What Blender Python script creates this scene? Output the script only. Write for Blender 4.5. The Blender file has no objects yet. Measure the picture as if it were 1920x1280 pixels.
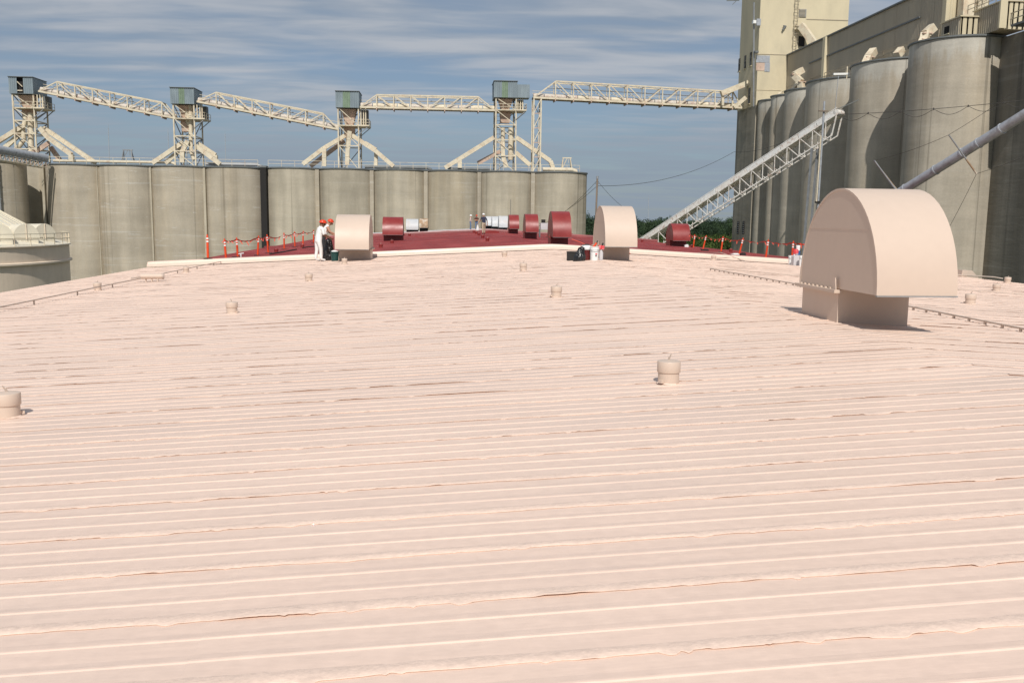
import bpy, bmesh, math, random
import numpy as np
from mathutils import Vector, Matrix, Quaternion
rad = math.radians
SC = bpy.context.scene
COL = SC.collection
random.seed(7)
rng = np.random.default_rng(11)

# ------------------------------------------------------------------ camera
CZ = 18.0                                   # eye height above the ground; the roof under the feet is at 16.35
F_PX = 1700.0
YAW, PITCH, ROLL = rad(4.691), rad(7.716), 0.012
FW = Vector((math.sin(YAW)*math.cos(PITCH), math.cos(YAW)*math.cos(PITCH), -math.sin(PITCH)))
R0 = Vector((math.cos(YAW), -math.sin(YAW), 0)); U0 = R0.cross(FW)
RT = R0*math.cos(ROLL) + U0*math.sin(ROLL); UP = U0*math.cos(ROLL) - R0*math.sin(ROLL)
CAM = Vector((0, 0, CZ))
cd = bpy.data.cameras.new('camera'); cam = bpy.data.objects.new('camera', cd); COL.objects.link(cam)
cd.sensor_width = 36.0; cd.lens = F_PX/1920*36; cd.clip_start = 0.1; cd.clip_end = 9000
M = Matrix((RT, UP, -FW)).transposed().to_4x4(); M.translation = CAM
cam.matrix_world = M
SC.camera = cam
SC.render.resolution_x, SC.render.resolution_y = 1024, 682

# ------------------------------------------------------------------ sky and sun
SUN_EL = rad(46); SUN_AZ = rad(-4)          # the sun stands behind the camera
sdir = Vector((math.sin(SUN_AZ)*math.cos(SUN_EL), -math.cos(SUN_AZ)*math.cos(SUN_EL), math.sin(SUN_EL)))
world = bpy.data.worlds.new('World'); SC.world = world; world.use_nodes = True
wt = world.node_tree; wt.nodes.clear(); wl = wt.links.new
def wn(t, **k):
    n = wt.nodes.new(t)
    for a, b in k.items(): setattr(n, a, b)
    return n
wo = wn('ShaderNodeOutputWorld'); bg = wn('ShaderNodeBackground'); bg.inputs['Strength'].default_value = 0.082
sky = wn('ShaderNodeTexSky', sky_type='NISHITA'); sky.sun_disc = False
sky.sun_elevation = SUN_EL; sky.sun_rotation = math.atan2(sdir.x, sdir.y)
sky.air_density = 1.3; sky.dust_density = 0.6; sky.ozone_density = 3.0; sky.altitude = 100
tc = wn('ShaderNodeTexCoord'); sx = wn('ShaderNodeSeparateXYZ'); wl(tc.outputs['Generated'], sx.inputs[0])
def wmath(op, a, b=None, clamp=False):
    n = wn('ShaderNodeMath', operation=op); n.use_clamp = clamp
    for i, v in enumerate((a, b)):
        if v is None: continue
        if isinstance(v, (int, float)): n.inputs[i].default_value = v
        else: wl(v, n.inputs[i])
    return n.outputs[0]
den = wmath('ADD', wmath('MAXIMUM', sx.outputs[2], 0.0), 0.06)
cx = wmath('DIVIDE', sx.outputs[0], den); cy = wmath('DIVIDE', sx.outputs[1], den)
cmb = wn('ShaderNodeCombineXYZ'); wl(cx, cmb.inputs[0]); wl(cy, cmb.inputs[1])
def cloudnoise(scale, sxy, loc, detail, rough, dist=0.0):
    mp = wn('ShaderNodeMapping'); mp.inputs['Scale'].default_value = (sxy[0], sxy[1], 1); mp.inputs['Location'].default_value = loc
    mp.inputs['Rotation'].default_value = (0, 0, rad(-7))
    wl(cmb.outputs[0], mp.inputs[0])
    n = wn('ShaderNodeTexNoise'); n.inputs['Scale'].default_value = scale; n.inputs['Detail'].default_value = detail
    n.inputs['Roughness'].default_value = rough; n.inputs['Distortion'].default_value = dist
    wl(mp.outputs[0], n.inputs[0]); return n.outputs[0]
def ramp(v, a, b):
    m = wn('ShaderNodeMapRange', interpolation_type='SMOOTHSTEP'); wl(v, m.inputs[0])
    m.inputs[1].default_value = a; m.inputs[2].default_value = b; return m.outputs[0]
big = cloudnoise(0.30, (0.6, 0.8), (3.1, 0.4, 0), 3, 0.5)
mid = cloudnoise(1.0, (0.75, 1.7), (1.7, 5.2, 0), 4, 0.5, 0.4)
fin = cloudnoise(2.0, (0.85, 2.1), (7.3, 2.2, 0), 5, 0.5, 0.4)
dens = wmath('ADD', wmath('ADD', wmath('MULTIPLY', big, 0.9), wmath('MULTIPLY', mid, 0.75)), wmath('MULTIPLY', fin, 0.35))
cover = wmath('ADD', wmath('MULTIPLY', ramp(dens, 0.72, 1.12), 0.44), 0.50)
cmix = wn('ShaderNodeMix', data_type='RGBA'); wl(cover, cmix.inputs[0])
hue = wn('ShaderNodeMix', data_type='RGBA', blend_type='MULTIPLY'); hue.inputs[0].default_value = 1.0
wl(sky.outputs[0], hue.inputs[6]); hue.inputs[7].default_value = (0.62, 0.74, 0.93, 1)
wl(hue.outputs[2], cmix.inputs[6])
cl2 = wn('ShaderNodeMix', data_type='RGBA'); wl(wmath('MULTIPLY', ramp(wmath('ADD', wmath('MULTIPLY', fin, .55), wmath('MULTIPLY', mid, .55)), 0.42, 0.72), ramp(sx.outputs[2], .05, .15)), cl2.inputs[0])
cl2.inputs[6].default_value = (3.3, 4.0, 4.9, 1); cl2.inputs[7].default_value = (5.6, 5.9, 6.4, 1)
wl(cl2.outputs[2], cmix.inputs[7])
wl(cmix.outputs[2], bg.inputs['Color']); wl(bg.outputs[0], wo.inputs[0])
sl = bpy.data.lights.new('sun', 'SUN'); sl.energy = 3.7; sl.angle = rad(0.53); sl.color = (1.0, 0.955, 0.885)
so = bpy.data.objects.new('sun', sl); COL.objects.link(so)
so.rotation_mode = 'QUATERNION'; so.rotation_quaternion = sdir.to_track_quat('Z', 'Y')
vs = SC.view_settings; vs.view_transform = 'Standard'; vs.look = 'None'; vs.gamma = 1; vs.exposure = 0.0; vs.use_curve_mapping = False

# ------------------------------------------------------------------ helpers: place
XR, HR, SL = 5.2, 1.365, 0.053              # ridge line, its depth below the eye, roof pitch
EAVE = 17.9
def roofz(x): return CZ - HR - SL*abs(x - XR)
def ray(px, py): return FW + RT*((px-960)/F_PX) + UP*((640-py)/F_PX)
def at(px, py, Y):                           # point at distance Y along the building axis
    d = ray(px, py); return CAM + d*(Y/d.y)
def atx(px, py, X):
    d = ray(px, py); return CAM + d*(X/d.x)
def onroof(px, py):
    d = ray(px, py); r = None
    for sg in (-1, 1):
        t = (-HR + SL*sg*XR)/(d.z + SL*sg*d.x); P = CAM + d*t
        if t > 0 and (P.x-XR)*sg >= -1e-6: r = P
    return r

# ------------------------------------------------------------------ helpers: material
def mat(name, col, rough=0.6, var=0.12, scale=1.5, stretch=(1, 1, 1), bump=0.0, bscale=30, metal=0.0, spec=0.4, tint=None, tscale=0.4, tamt=0.0, fine=0.05, fscale=25, coat=0.0):
    m = bpy.data.materials.new(name); m.use_nodes = True; t = m.node_tree; N = t.nodes; L = t.links.new
    b = N['Principled BSDF']; b.inputs['Roughness'].default_value = rough; b.inputs['Metallic'].default_value = metal
    b.inputs['Specular IOR Level'].default_value = spec
    if coat: b.inputs['Coat Weight'].default_value = coat; b.inputs['Coat Roughness'].default_value = .25
    g = N.new('ShaderNodeNewGeometry'); mp = N.new('ShaderNodeMapping'); mp.inputs['Scale'].default_value = stretch; L(g.outputs['Position'], mp.inputs[0])
    n1 = N.new('ShaderNodeTexNoise'); n1.inputs['Scale'].default_value = scale; n1.inputs['Detail'].default_value = 5; n1.inputs['Roughness'].default_value = .6; L(mp.outputs[0], n1.inputs[0])
    n2 = N.new('ShaderNodeTexNoise'); n2.inputs['Scale'].default_value = fscale; n2.inputs['Detail'].default_value = 3; L(g.outputs['Position'], n2.inputs[0])
    def mr(v, lo, hi, a=.3, c=.7):
        q = N.new('ShaderNodeMapRange'); L(v, q.inputs[0]); q.inputs[1].default_value = a; q.inputs[2].default_value = c; q.inputs[3].default_value = lo; q.inputs[4].default_value = hi; return q.outputs[0]
    mu = N.new('ShaderNodeMath'); mu.operation = 'MULTIPLY'; L(mr(n1.outputs[0], 1-var, 1+var), mu.inputs[0]); L(mr(n2.outputs[0], 1-fine, 1+fine), mu.inputs[1])
    base = N.new('ShaderNodeRGB'); base.outputs[0].default_value = (*col, 1); cs = base.outputs[0]
    if tint is not None:
        n3 = N.new('ShaderNodeTexNoise'); n3.inputs['Scale'].default_value = tscale; n3.inputs['Detail'].default_value = 6; n3.inputs['Roughness'].default_value = .65; L(mp.outputs[0], n3.inputs[0])
        mx = N.new('ShaderNodeMix'); mx.data_type = 'RGBA'; L(mr(n3.outputs[0], 0, tamt, .5, .68), mx.inputs[0]); L(cs, mx.inputs[6]); mx.inputs[7].default_value = (*tint, 1); cs = mx.outputs[2]
    sc = N.new('ShaderNodeVectorMath'); sc.operation = 'SCALE'; L(cs, sc.inputs[0]); L(mu.outputs[0], sc.inputs[3]); L(sc.outputs[0], b.inputs['Base Color'])
    L(mr(n1.outputs[0], max(.05, rough-.08), min(1, rough+.08)), b.inputs['Roughness'])
    if bump:
        n4 = N.new('ShaderNodeTexNoise'); n4.inputs['Scale'].default_value = bscale; n4.inputs['Detail'].default_value = 4; L(mp.outputs[0], n4.inputs[0])
        bp = N.new('ShaderNodeBump'); bp.inputs['Strength'].default_value = 1; bp.inputs['Distance'].default_value = bump; L(n4.outputs[0], bp.inputs['Height']); L(bp.outputs[0], b.inputs['Normal'])
    return m

def concrete(name, col, white=0.0, streak=0.22, top=None, tone=0.0):
    m = bpy.data.materials.new(name); m.use_nodes = True; t = m.node_tree; N = t.nodes; L = t.links.new
    b = N['Principled BSDF']; b.inputs['Roughness'].default_value = .9; b.inputs['Specular IOR Level'].default_value = .2
    g = N.new('ShaderNodeNewGeometry'); oi = N.new('ShaderNodeObjectInfo'); ov = N.new('ShaderNodeVectorMath'); ov.operation = 'SCALE'; ov.inputs[0].default_value = (37, 53, 11); L(oi.outputs['Random'], ov.inputs[3]); oa = N.new('ShaderNodeVectorMath'); L(g.outputs['Position'], oa.inputs[0]); L(ov.outputs[0], oa.inputs[1])
    def noise(st, sc, det=5, rg=.6, loc=(0, 0, 0)):
        mp = N.new('ShaderNodeMapping'); mp.inputs['Scale'].default_value = st; mp.inputs['Location'].default_value = loc; L(oa.outputs[0], mp.inputs[0])
        n = N.new('ShaderNodeTexNoise'); n.inputs['Scale'].default_value = sc; n.inputs['Detail'].default_value = det; n.inputs['Roughness'].default_value = rg; L(mp.outputs[0], n.inputs[0]); return n.outputs[0]
    def mr(v, a, c, lo, hi, sm=False):
        q = N.new('ShaderNodeMapRange'); q.interpolation_type = 'SMOOTHSTEP' if sm else 'LINEAR'; L(v, q.inputs[0])
        for i, x in enumerate((a, c, lo, hi)): q.inputs[i+1].default_value = x
        return q.outputs[0]
    def op(o, a, c):
        n = N.new('ShaderNodeMath'); n.operation = o
        for i, v in enumerate((a, c)):
            if isinstance(v, (int, float)): n.inputs[i].default_value = v
            else: L(v, n.inputs[i])
        return n.outputs[0]
    f = mr(noise((1, 1, .6), .22, 4), .3, .7, .86, 1.12)                         # big blotches
    f = op('MULTIPLY', f, mr(noise((.16, .16, 1.0), .55, 3, .55), .3, .7, .92, 1.07))  # pour lifts
    f = op('MULTIPLY', f, mr(noise((1, 1, .09), .55, 3, .55), .36, .66, 1-streak, 1.06))  # rain streaks
    dk = mr(noise((1, 1, .012), .42, 3, .6, (3, 7, 0)), .60, .68, 0, 1, True)     # dark wash stains
    f = op('MULTIPLY', f, op('SUBTRACT', 1, op('MULTIPLY', dk, streak*1.5)))
    f = op('MULTIPLY', f, mr(noise((1, 1, 1), 6, 4), .3, .7, .94, 1.06)); f = op('MULTIPLY', f, mr(oi.outputs['Random'], 0, 1, .94, 1.06))
    ln = mr(noise((1, 1, .006), 1.3, 2, .5, (1, 4, 0)), .655, .69, 0, 1, True); f = op('MULTIPLY', f, op('SUBTRACT', 1, op('MULTIPLY', ln, streak*2.2)))
    rgb = N.new('ShaderNodeRGB'); rgb.outputs[0].default_value = (*col, 1); cs = rgb.outputs[0]
    def mixc(fac, c2):
        nonlocal cs
        mx = N.new('ShaderNodeMix'); mx.data_type = 'RGBA'; L(fac, mx.inputs[0]); L(cs, mx.inputs[6]); mx.inputs[7].default_value = (*c2, 1); cs = mx.outputs[2]
    mixc(mr(noise((1, 1, .1), .3, 4, .6, (5, 1, 2)), .5, .72, 0, .5), (col[0]*1.0, col[1]*.9, col[2]*.75))
    if white:
        mixc(mr(noise((.35, .35, 2.4), .9, 6, .7, (1, 2, 3)), .60, .66, 0, white, True), (.62, .60, .55))
        mixc(mr(noise((.12, .12, 5), .5, 4, .6, (9, 2, 3)), .61, .65, 0, white*.8, True), (.6, .58, .53))
    if top is not None:                                                        # pale lime wash bleeding from under the rim
        sx = N.new('ShaderNodeSeparateXYZ'); L(g.outputs['Position'], sx.inputs[0])
        edge = op('ADD', sx.outputs[2], mr(noise((1.6, 1.6, .25), 1.0, 5, .7), .3, .7, -1.1, 1.1))
        mixc(mr(edge, top-2.4, top-.7, 0, .75, True), (.60, .575, .51))
    sc = N.new('ShaderNodeVectorMath'); sc.operation = 'SCALE'; L(cs, sc.inputs[0]); L(f, sc.inputs[3]); L(sc.outputs[0], b.inputs['Base Color'])
    bp = N.new('ShaderNodeBump'); bp.inputs['Distance'].default_value = .06; bp.inputs['Strength'].default_value = .6; L(noise((.3, .3, 1.5), .8, 4), bp.inputs['Height']); L(bp.outputs[0], b.inputs['Normal'])
    return m

CREAM = (.785, .595, .488)
MT = {}
MT['roof'] = mat('roof_coating_cream', CREAM, rough=.42, var=.045, scale=.9, stretch=(.28, 1, 1), bump=.005, bscale=11, spec=.35, tint=(.71, .56, .47), tscale=.7, tamt=.38, fine=.035, fscale=14)
MT['bead'] = mat('sealant_cream', (.775, .595, .49), rough=.55, var=.05, scale=5, bump=.005, bscale=30, spec=.3, fine=.05, fscale=40)
MT['hood'] = mat('hood_paint_cream', (.62, .495, .405), rough=.5, var=.03, scale=.8, stretch=(1, 1, .35), bump=.0015, bscale=4, spec=.4, fine=.012, fscale=8, tint=(.57, .45, .365), tscale=1.6, tamt=.28)
MT['red'] = mat('red_coating', (.215, .029, .028), rough=.42, var=.22, scale=.5, stretch=(1, .5, 1), bump=.003, bscale=18, spec=.5, tint=(.28, .055, .052), tscale=.5, tamt=.6)
MT['redhood'] = mat('red_hood_paint', (.255, .030, .027), rough=.38, var=.10, scale=1.2, bump=.002, bscale=9, spec=.5, tint=(.36, .08, .07), tscale=1.5, tamt=.4)
MT['silver'] = mat('galvanised_roof', (.62, .64, .67), rough=.45, var=.2, scale=1.0, metal=.35, bump=.002, bscale=20, tint=(.34, .33, .33), tscale=.9, tamt=.6)
MT['white'] = mat('white_metal_paint', (.82, .81, .78), rough=.4, var=.08, scale=1.5, tint=(.40, .22, .12), tscale=2.5, tamt=.35)
MT['zinc'] = mat('weathered_zinc', (.56, .57, .58), rough=.5, var=.14, scale=2, tint=(.40, .33, .27), tscale=2, tamt=.5)
MT['rustwhite'] = mat('weathered_white_paint', (.84, .80, .74), rough=.6, var=.1, scale=1.5, tint=(.34, .14, .07), tscale=2.6, tamt=.7)
MT['rust'] = mat('rusty_sheet', (.36, .24, .15), rough=.8, var=.3, scale=2.5, tint=(.62, .58, .50), tscale=2, tamt=.9)
MT['cream'] = mat('cream_steel_paint', (.70, .62, .47), rough=.6, var=.12, scale=1.2, tint=(.50, .32, .20), tscale=1.1, tamt=.55)
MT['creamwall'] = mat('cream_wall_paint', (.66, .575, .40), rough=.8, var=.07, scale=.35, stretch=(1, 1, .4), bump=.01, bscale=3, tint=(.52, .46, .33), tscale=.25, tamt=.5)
MT['clad'] = mat('cream_cladding_shade_toned', (.47, .405, .30), rough=.6, var=.08, scale=.5, stretch=(1, 1, .2), tint=(.36, .30, .22), tscale=.4, tamt=.4)  # cream darkened in the colour to carry shade on gallery and shed sides
MT['pinkpaint'] = mat('faded_hopper_paint', (.58, .43, .34), rough=.75, var=.18, scale=1.2, tint=(.40, .25, .18), tscale=1.0, tamt=.6)
MT['cover'] = mat('stained_belt_cover', (.60, .54, .47), rough=.6, var=.18, scale=1.3, tint=(.38, .20, .13), tscale=1.6, tamt=.8)
MT['blue'] = mat('blue_grey_cladding', (.225, .275, .305), rough=.55, var=.10, scale=.8, stretch=(1, 1, .3), tint=(.30, .36, .38), tscale=.8, tamt=.5)
MT['green'] = mat('green_translucent_sheet', (.20, .27, .19), rough=.5, var=.12, scale=1.5)
MT['trim'] = mat('dark_rim_flashing', (.16, .17, .17), rough=.6, var=.2, scale=1.5)
MT['dark'] = mat('dark_opening', (.025, .023, .022), rough=.9, var=.2)
MT['grey'] = mat('grey_steel', (.30, .31, .32), rough=.5, var=.15, scale=2, metal=.3)
MT['duct'] = mat('dull_galvanised_duct', (.38, .405, .44), rough=.5, var=.12, scale=2, metal=.05, tint=(.20, .19, .18), tscale=2.5, tamt=.5)
MT['cable'] = mat('cable', (.06, .055, .05), rough=.7)
MT['pipe'] = mat('grey_conduit', (.48, .385, .32), rough=.5, var=.12, scale=4)
MT['wood'] = mat('weathered_pole_timber', (.22, .17, .13), rough=.9, var=.3, scale=4, stretch=(1, 1, .1))
MT['orange'] = mat('orange_plastic', (.75, .075, .02), rough=.5, var=.1, scale=4)
MT['refl'] = mat('white_reflective_band', (.85, .85, .82), rough=.4, var=.05)
MT['tape'] = mat('red_barrier_tape', (.72, .09, .05), rough=.5, var=.15, scale=5)
MT['rubber'] = mat('black_rubber', (.03, .028, .027), rough=.8)
MT['conA'] = concrete('silo_concrete_patched', (.475, .42, .335), white=.5, streak=.09)
MT['conB'] = concrete('silo_concrete_streaked', (.475, .425, .335), white=.2, streak=.17)
MT['conC'] = concrete('elevator_concrete', (.50, .445, .36), white=.12, streak=.14, top=37.4)
MT['conD'] = concrete('headhouse_concrete', (.42, .375, .30), white=.1, streak=.14)
MT['conE'] = concrete('shade_darkened_concrete', (.27, .25, .21), white=.15, streak=.25)  # recess shadow put into the colour of this concrete
MT['tank'] = mat('tank_paint', (.80, .67, .53), rough=.6, var=.08, scale=.3, stretch=(1, 1, .3), tint=(.55, .46, .35), tscale=.5, tamt=.4)
MT['tankroof'] = mat('tank_roof_paint', (.72, .66, .53), rough=.6, var=.06, scale=.6)
MT['wall'] = mat('warehouse_wall_metal', (.45, .42, .37), rough=.6)
MT['skin1'] = mat('skin_brown', (.22, .11, .07), rough=.6, var=.05)
MT['skin2'] = mat('skin_tan', (.50, .26, .17), rough=.6, var=.05)
MT['wcloth'] = mat('white_work_cloth', (.80, .79, .78), rough=.9, var=.06, scale=8, bump=.01, bscale=9)
MT['hathelmet'] = mat('orange_red_helmet', (.72, .06, .02), rough=.35, var=.03)
MT['hatwhite'] = mat('white_helmet', (.82, .82, .80), rough=.35, var=.03)
MT['blackcloth'] = mat('black_trousers', (.035, .035, .038), rough=.9)
MT['jeans'] = mat('blue_jeans', (.13, .18, .28), rough=.9, var=.15, scale=9)
MT['khaki'] = mat('khaki_cloth', (.50, .40, .29), rough=.9, var=.1, scale=8)
MT['navy'] = mat('navy_shirt', (.035, .04, .075), rough=.9)
MT['pinkshirt'] = mat('pale_pink_shirt', (.56, .42, .38), rough=.9)
MT['darkred'] = mat('dark_red_black_shirt', (.10, .03, .025), rough=.9)
MT['shoe'] = mat('dark_shoe', (.03, .025, .02), rough=.7)
MT['bag'] = mat('black_plastic_bag', (.012, .012, .013), rough=.28, var=.2, bump=.05, bscale=9, spec=.6)
MT['gbin'] = mat('dark_green_plastic', (.015, .06, .055), rough=.4, var=.1)
MT['pail'] = mat('white_plastic_pail', (.80, .80, .79), rough=.35, var=.04)
MT['maroon'] = mat('maroon_drum_paint', (.11, .014, .014), rough=.45, var=.2, scale=4)
MT['bluep'] = mat('blue_plastic', (.03, .12, .30), rough=.4)
MT['scarlet'] = mat('scarlet_cloth', (.62, .05, .06), rough=.8, tint=(.75, .4, .42), tscale=9, tamt=.7)
MT['greybox'] = mat('pale_grey_plastic', (.55, .53, .54), rough=.5)
MT['grass'] = mat('ground_grass', (.085, .10, .045), rough=1, var=.35, scale=.06, tint=(.20, .17, .12), tscale=.02, tamt=.8)

# ------------------------------------------------------------------ helpers: objects
WO = {}                                        # world origin of each (unrotated) parent
def tag(o, label=None, cat=None, group=None, kind=None):
    if label: o['label'] = label
    if cat: o['category'] = cat
    if group: o['group'] = group
    if kind: o['kind'] = kind
    return o
def thing(name, loc, label, cat, group=None, rz=0):
    o = bpy.data.objects.new(name, None); COL.objects.link(o); o.empty_display_size = .2
    o.location = loc; o.rotation_euler = (0, 0, rz); WO[o.name] = Vector(loc); return tag(o, label, cat, group)
def copy_thing(src, loc, label, rz=0, group=None, scale=None):
    r = src.copy(); COL.objects.link(r); r.location = loc; r.rotation_euler = (0, 0, rz); r['label'] = label
    if scale: r.scale = scale
    if group: r['group'] = group
    for ch in src.children:
        c = ch.copy(); COL.objects.link(c); c.parent = r
        for g in ch.children:
            d = g.copy(); COL.objects.link(d); d.parent = c
    return r
class MB:
    def __init__(s): s.v = []; s.f = []; s.sm = []
    def add(s, vs, fs, sm=False):
        b = len(s.v); s.v += [tuple(p) for p in vs]; s.f += [tuple(b+i for i in q) for q in fs]; s.sm += [sm]*len(fs); return s
    def box(s, c, sz, rz=0):
        hx, hy, hz = sz[0]/2, sz[1]/2, sz[2]/2; co, si = math.cos(rz), math.sin(rz)
        vs = [(c[0]+x*hx*co-y*hy*si, c[1]+x*hx*si+y*hy*co, c[2]+z*hz) for z in (-1, 1) for (x, y) in ((-1, -1), (1, -1), (1, 1), (-1, 1))]
        return s.add(vs, [(3, 2, 1, 0), (4, 5, 6, 7), (0, 1, 5, 4), (1, 2, 6, 5), (2, 3, 7, 6), (3, 0, 4, 7)])
    def bar(s, p0, p1, w, h=None):
        p0, p1 = Vector(p0), Vector(p1); h = h or w; d = (p1-p0).normalized()
        a = d.cross(Vector((0, 0, 1))); a = a.normalized() if a.length > 1e-3 else Vector((1, 0, 0)); b = a.cross(d)
        vs = [p + a*(x*w/2) + b*(y*h/2) for p in (p0, p1) for x, y in ((-1, -1), (1, -1), (1, 1), (-1, 1))]
        return s.add(vs, [(3, 2, 1, 0), (4, 5, 6, 7), (0, 1, 5, 4), (1, 2, 6, 5), (2, 3, 7, 6), (3, 0, 4, 7)])
    def tube(s, pts, r, n=10, cap=True):
        pts = [Vector(p) for p in pts]; rs = r if isinstance(r, (list, tuple)) else [r]*len(pts); vs = []; fs = []; pa = None
        for i, p in enumerate(pts):
            d = (pts[min(i+1, len(pts)-1)] - pts[max(i-1, 0)]).normalized()
            if pa is None:
                a = d.cross(Vector((0, 0, 1))); a = a.normalized() if a.length > 1e-3 else Vector((1, 0, 0))
            else:
                a = (pa - d*pa.dot(d)).normalized()
            pa = a; b = d.cross(a)
            vs += [p + (a*math.cos(2*math.pi*k/n) + b*math.sin(2*math.pi*k/n))*rs[i] for k in range(n)]
        for i in range(len(pts)-1):
            fs += [(i*n+k, i*n+(k+1) % n, (i+1)*n+(k+1) % n, (i+1)*n+k) for k in range(n)]
        s.add(vs, fs, True)
        if cap:
            s.add(vs[:n], [tuple(reversed(range(n)))]); s.add(vs[-n:], [tuple(range(n))])
        return s
    def lathe(s, prof, c=(0, 0, 0), n=24, smooth=True, a0=0.0, a1=2*math.pi):
        full = abs(a1-a0-2*math.pi) < 1e-6; m = n if full else n+1
        vs = [(c[0]+r*math.cos(a0+(a1-a0)*k/n), c[1]+r*math.sin(a0+(a1-a0)*k/n), c[2]+z) for r, z in prof for k in range(m)]
        fs = []
        for i in range(len(prof)-1):
            for k in range(n):
                k2 = (k+1) % m
                fs.append((i*m+k, i*m+k2, (i+1)*m+k2, (i+1)*m+k))
        return s.add(vs, fs, smooth)
    def prism(s, poly, d):                        # poly: list of 3-D points, extruded by vector d
        n = len(poly); d = Vector(d); vs = [Vector(p) for p in poly] + [Vector(p)+d for p in poly]
        return s.add(vs, [tuple(range(n)), tuple(range(2*n-1, n-1, -1))] + [(i, i+n, (i+1) % n+n, (i+1) % n) for i in range(n)])
    def build(s, name, m, parent=None, fix=True):
        me = bpy.data.meshes.new(name); o0 = WO.get(parent.name, Vector()) if parent else Vector()
        me.from_pydata([(x-o0.x, y-o0.y, z-o0.z) for x, y, z in s.v], [], s.f)
        me.polygons.foreach_set('use_smooth', s.sm)
        if fix:
            bm = bmesh.new(); bm.from_mesh(me); bmesh.ops.recalc_face_normals(bm, faces=bm.faces); bm.to_mesh(me); bm.free()
        me.materials.append(MT[m] if isinstance(m, str) else m); me.update()
        if any(s.sm): me.set_sharp_from_angle(angle=rad(38))
        o = bpy.data.objects.new(name, me); COL.objects.link(o)
        if parent: o.parent = parent; WO[o.name] = o0
        else: WO[o.name] = Vector()
        return o
_unit = {}
def unit(kind, m):
    k = (kind, m)
    if k not in _unit:
        b = MB()
        if kind == 'beam': b.box((0, 0, .5), (1, 1, 1))
        else: b.tube([(0, 0, 0), (0, 0, 1)], .5, 10)
        o = b.build(kind+'_'+m, m); me = o.data; bpy.data.objects.remove(o); _unit[k] = me
    return _unit[k]
def member(parent, name, p0, p1, w, m, h=None, kind='beam'):
    p0, p1 = Vector(p0), Vector(p1); d = p1-p0
    o = bpy.data.objects.new(name, unit(kind, m)); COL.objects.link(o); o.parent = parent
    o.location = p0 - WO[parent.name]; o.rotation_mode = 'QUATERNION'
    dn = d.normalized(); x = dn.cross(Vector((0, 0, 1)))
    if x.length < 1e-3: x = Vector((1, 0, 0))
    x.normalize(); y = dn.cross(x)
    o.rotation_quaternion = Matrix((x, y, dn)).transposed().to_quaternion(); o.scale = (w, h or w, d.length)
    return o
def lerp(a, b, t): return Vector(a)*(1-t) + Vector(b)*t
def catenary(p0, p1, sag, n=16): return [lerp(p0, p1, i/n) - Vector((0, 0, sag*4*(i/n)*(1-i/n))) for i in range(n+1)]
def noise1(n, step, seed, freq):               # smooth 1-D noise in 0..1
    r = np.random.default_rng(seed); x = np.arange(n)*step*freq; k = int(x[-1])+3; g = r.random(k); i = x.astype(int); f = x-i; f = f*f*(3-2*f)
    return g[i]*(1-f) + g[i+1]*f

# ------------------------------------------------------------------ ground
g = MB(); g.add([(-4000, -1500, 0), (4000, -1500, 0), (4000, 7000, 0), (-4000, 7000, 0)], [(0, 1, 2, 3)])
tag(g.build('ground', 'grass'), kind='structure')

# ------------------------------------------------------------------ foreground warehouse with cream ribbed roof
Y0, Y1 = -3.81, 41.05
PITCHY = 0.58; NP = int((Y1-Y0)/PITCHY)
wh = thing('warehouse', (XR, Y0, 0), 'wide warehouse with low-pitched cream coated ribbed metal roof filling the foreground', 'building')
zE = roofz(XR-EAVE)
b = MB()
for x in (XR-EAVE+.25, XR+EAVE-.25): b.box((x, (Y0+Y1)/2, (zE-.3)/2), (.2, Y1-Y0-.2, zE-.3))
b.box((XR, Y0+.2, (zE-.3)/2), (2*EAVE-.7, .2, zE-.3)); b.build('wall', 'wall', wh)
RB = PITCHY/3
prof = []
for k in range(3):                                 # three low ribs to a sheet, the lap rib first
    o = k*RB; hh = .0044 if k else .0060
    prof += [(o+.000, 0), (o+.0075, hh), (o+.018, hh+.0006), (o+.066, .0008)]
prof.append((PITCHY-.002, 0))
pv = np.array(prof)
def panel_mesh(side, seed):
    LAP = 6.15; xs = np.array(sorted(list(np.linspace(0, EAVE, 19)) + [LAP-.004, LAP+.004])); r = np.random.default_rng(seed); wob = r.normal(0, .0004, (len(xs), len(pv))); wob[np.abs(xs-LAP) < .01] = 0; wob[:, 0] *= .3; wob[:, -1] *= .3
    V = []; Fc = []; n = len(pv)
    for i, x in enumerate(xs):
        for j, (y, z) in enumerate(pv): V.append((side*x, y, -SL*x + z + wob[i, j] - (.0015*max(0, 1-(x-LAP)/.5) if x > LAP else 0)))
    for i in range(len(xs)-1):
        for j in range(n-1):
            q = (i*n+j, i*n+j+1, (i+1)*n+j+1, (i+1)*n+j); Fc.append(q if side < 0 else q[::-1])
    me = bpy.data.meshes.new('roof_panel'); me.from_pydata(V, [], Fc); me.materials.append(MT['roof']); me.update(); return me
pmesh = {(s, k): panel_mesh(s, 40+k) for s in (-1, 1) for k in range(6)}
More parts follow.
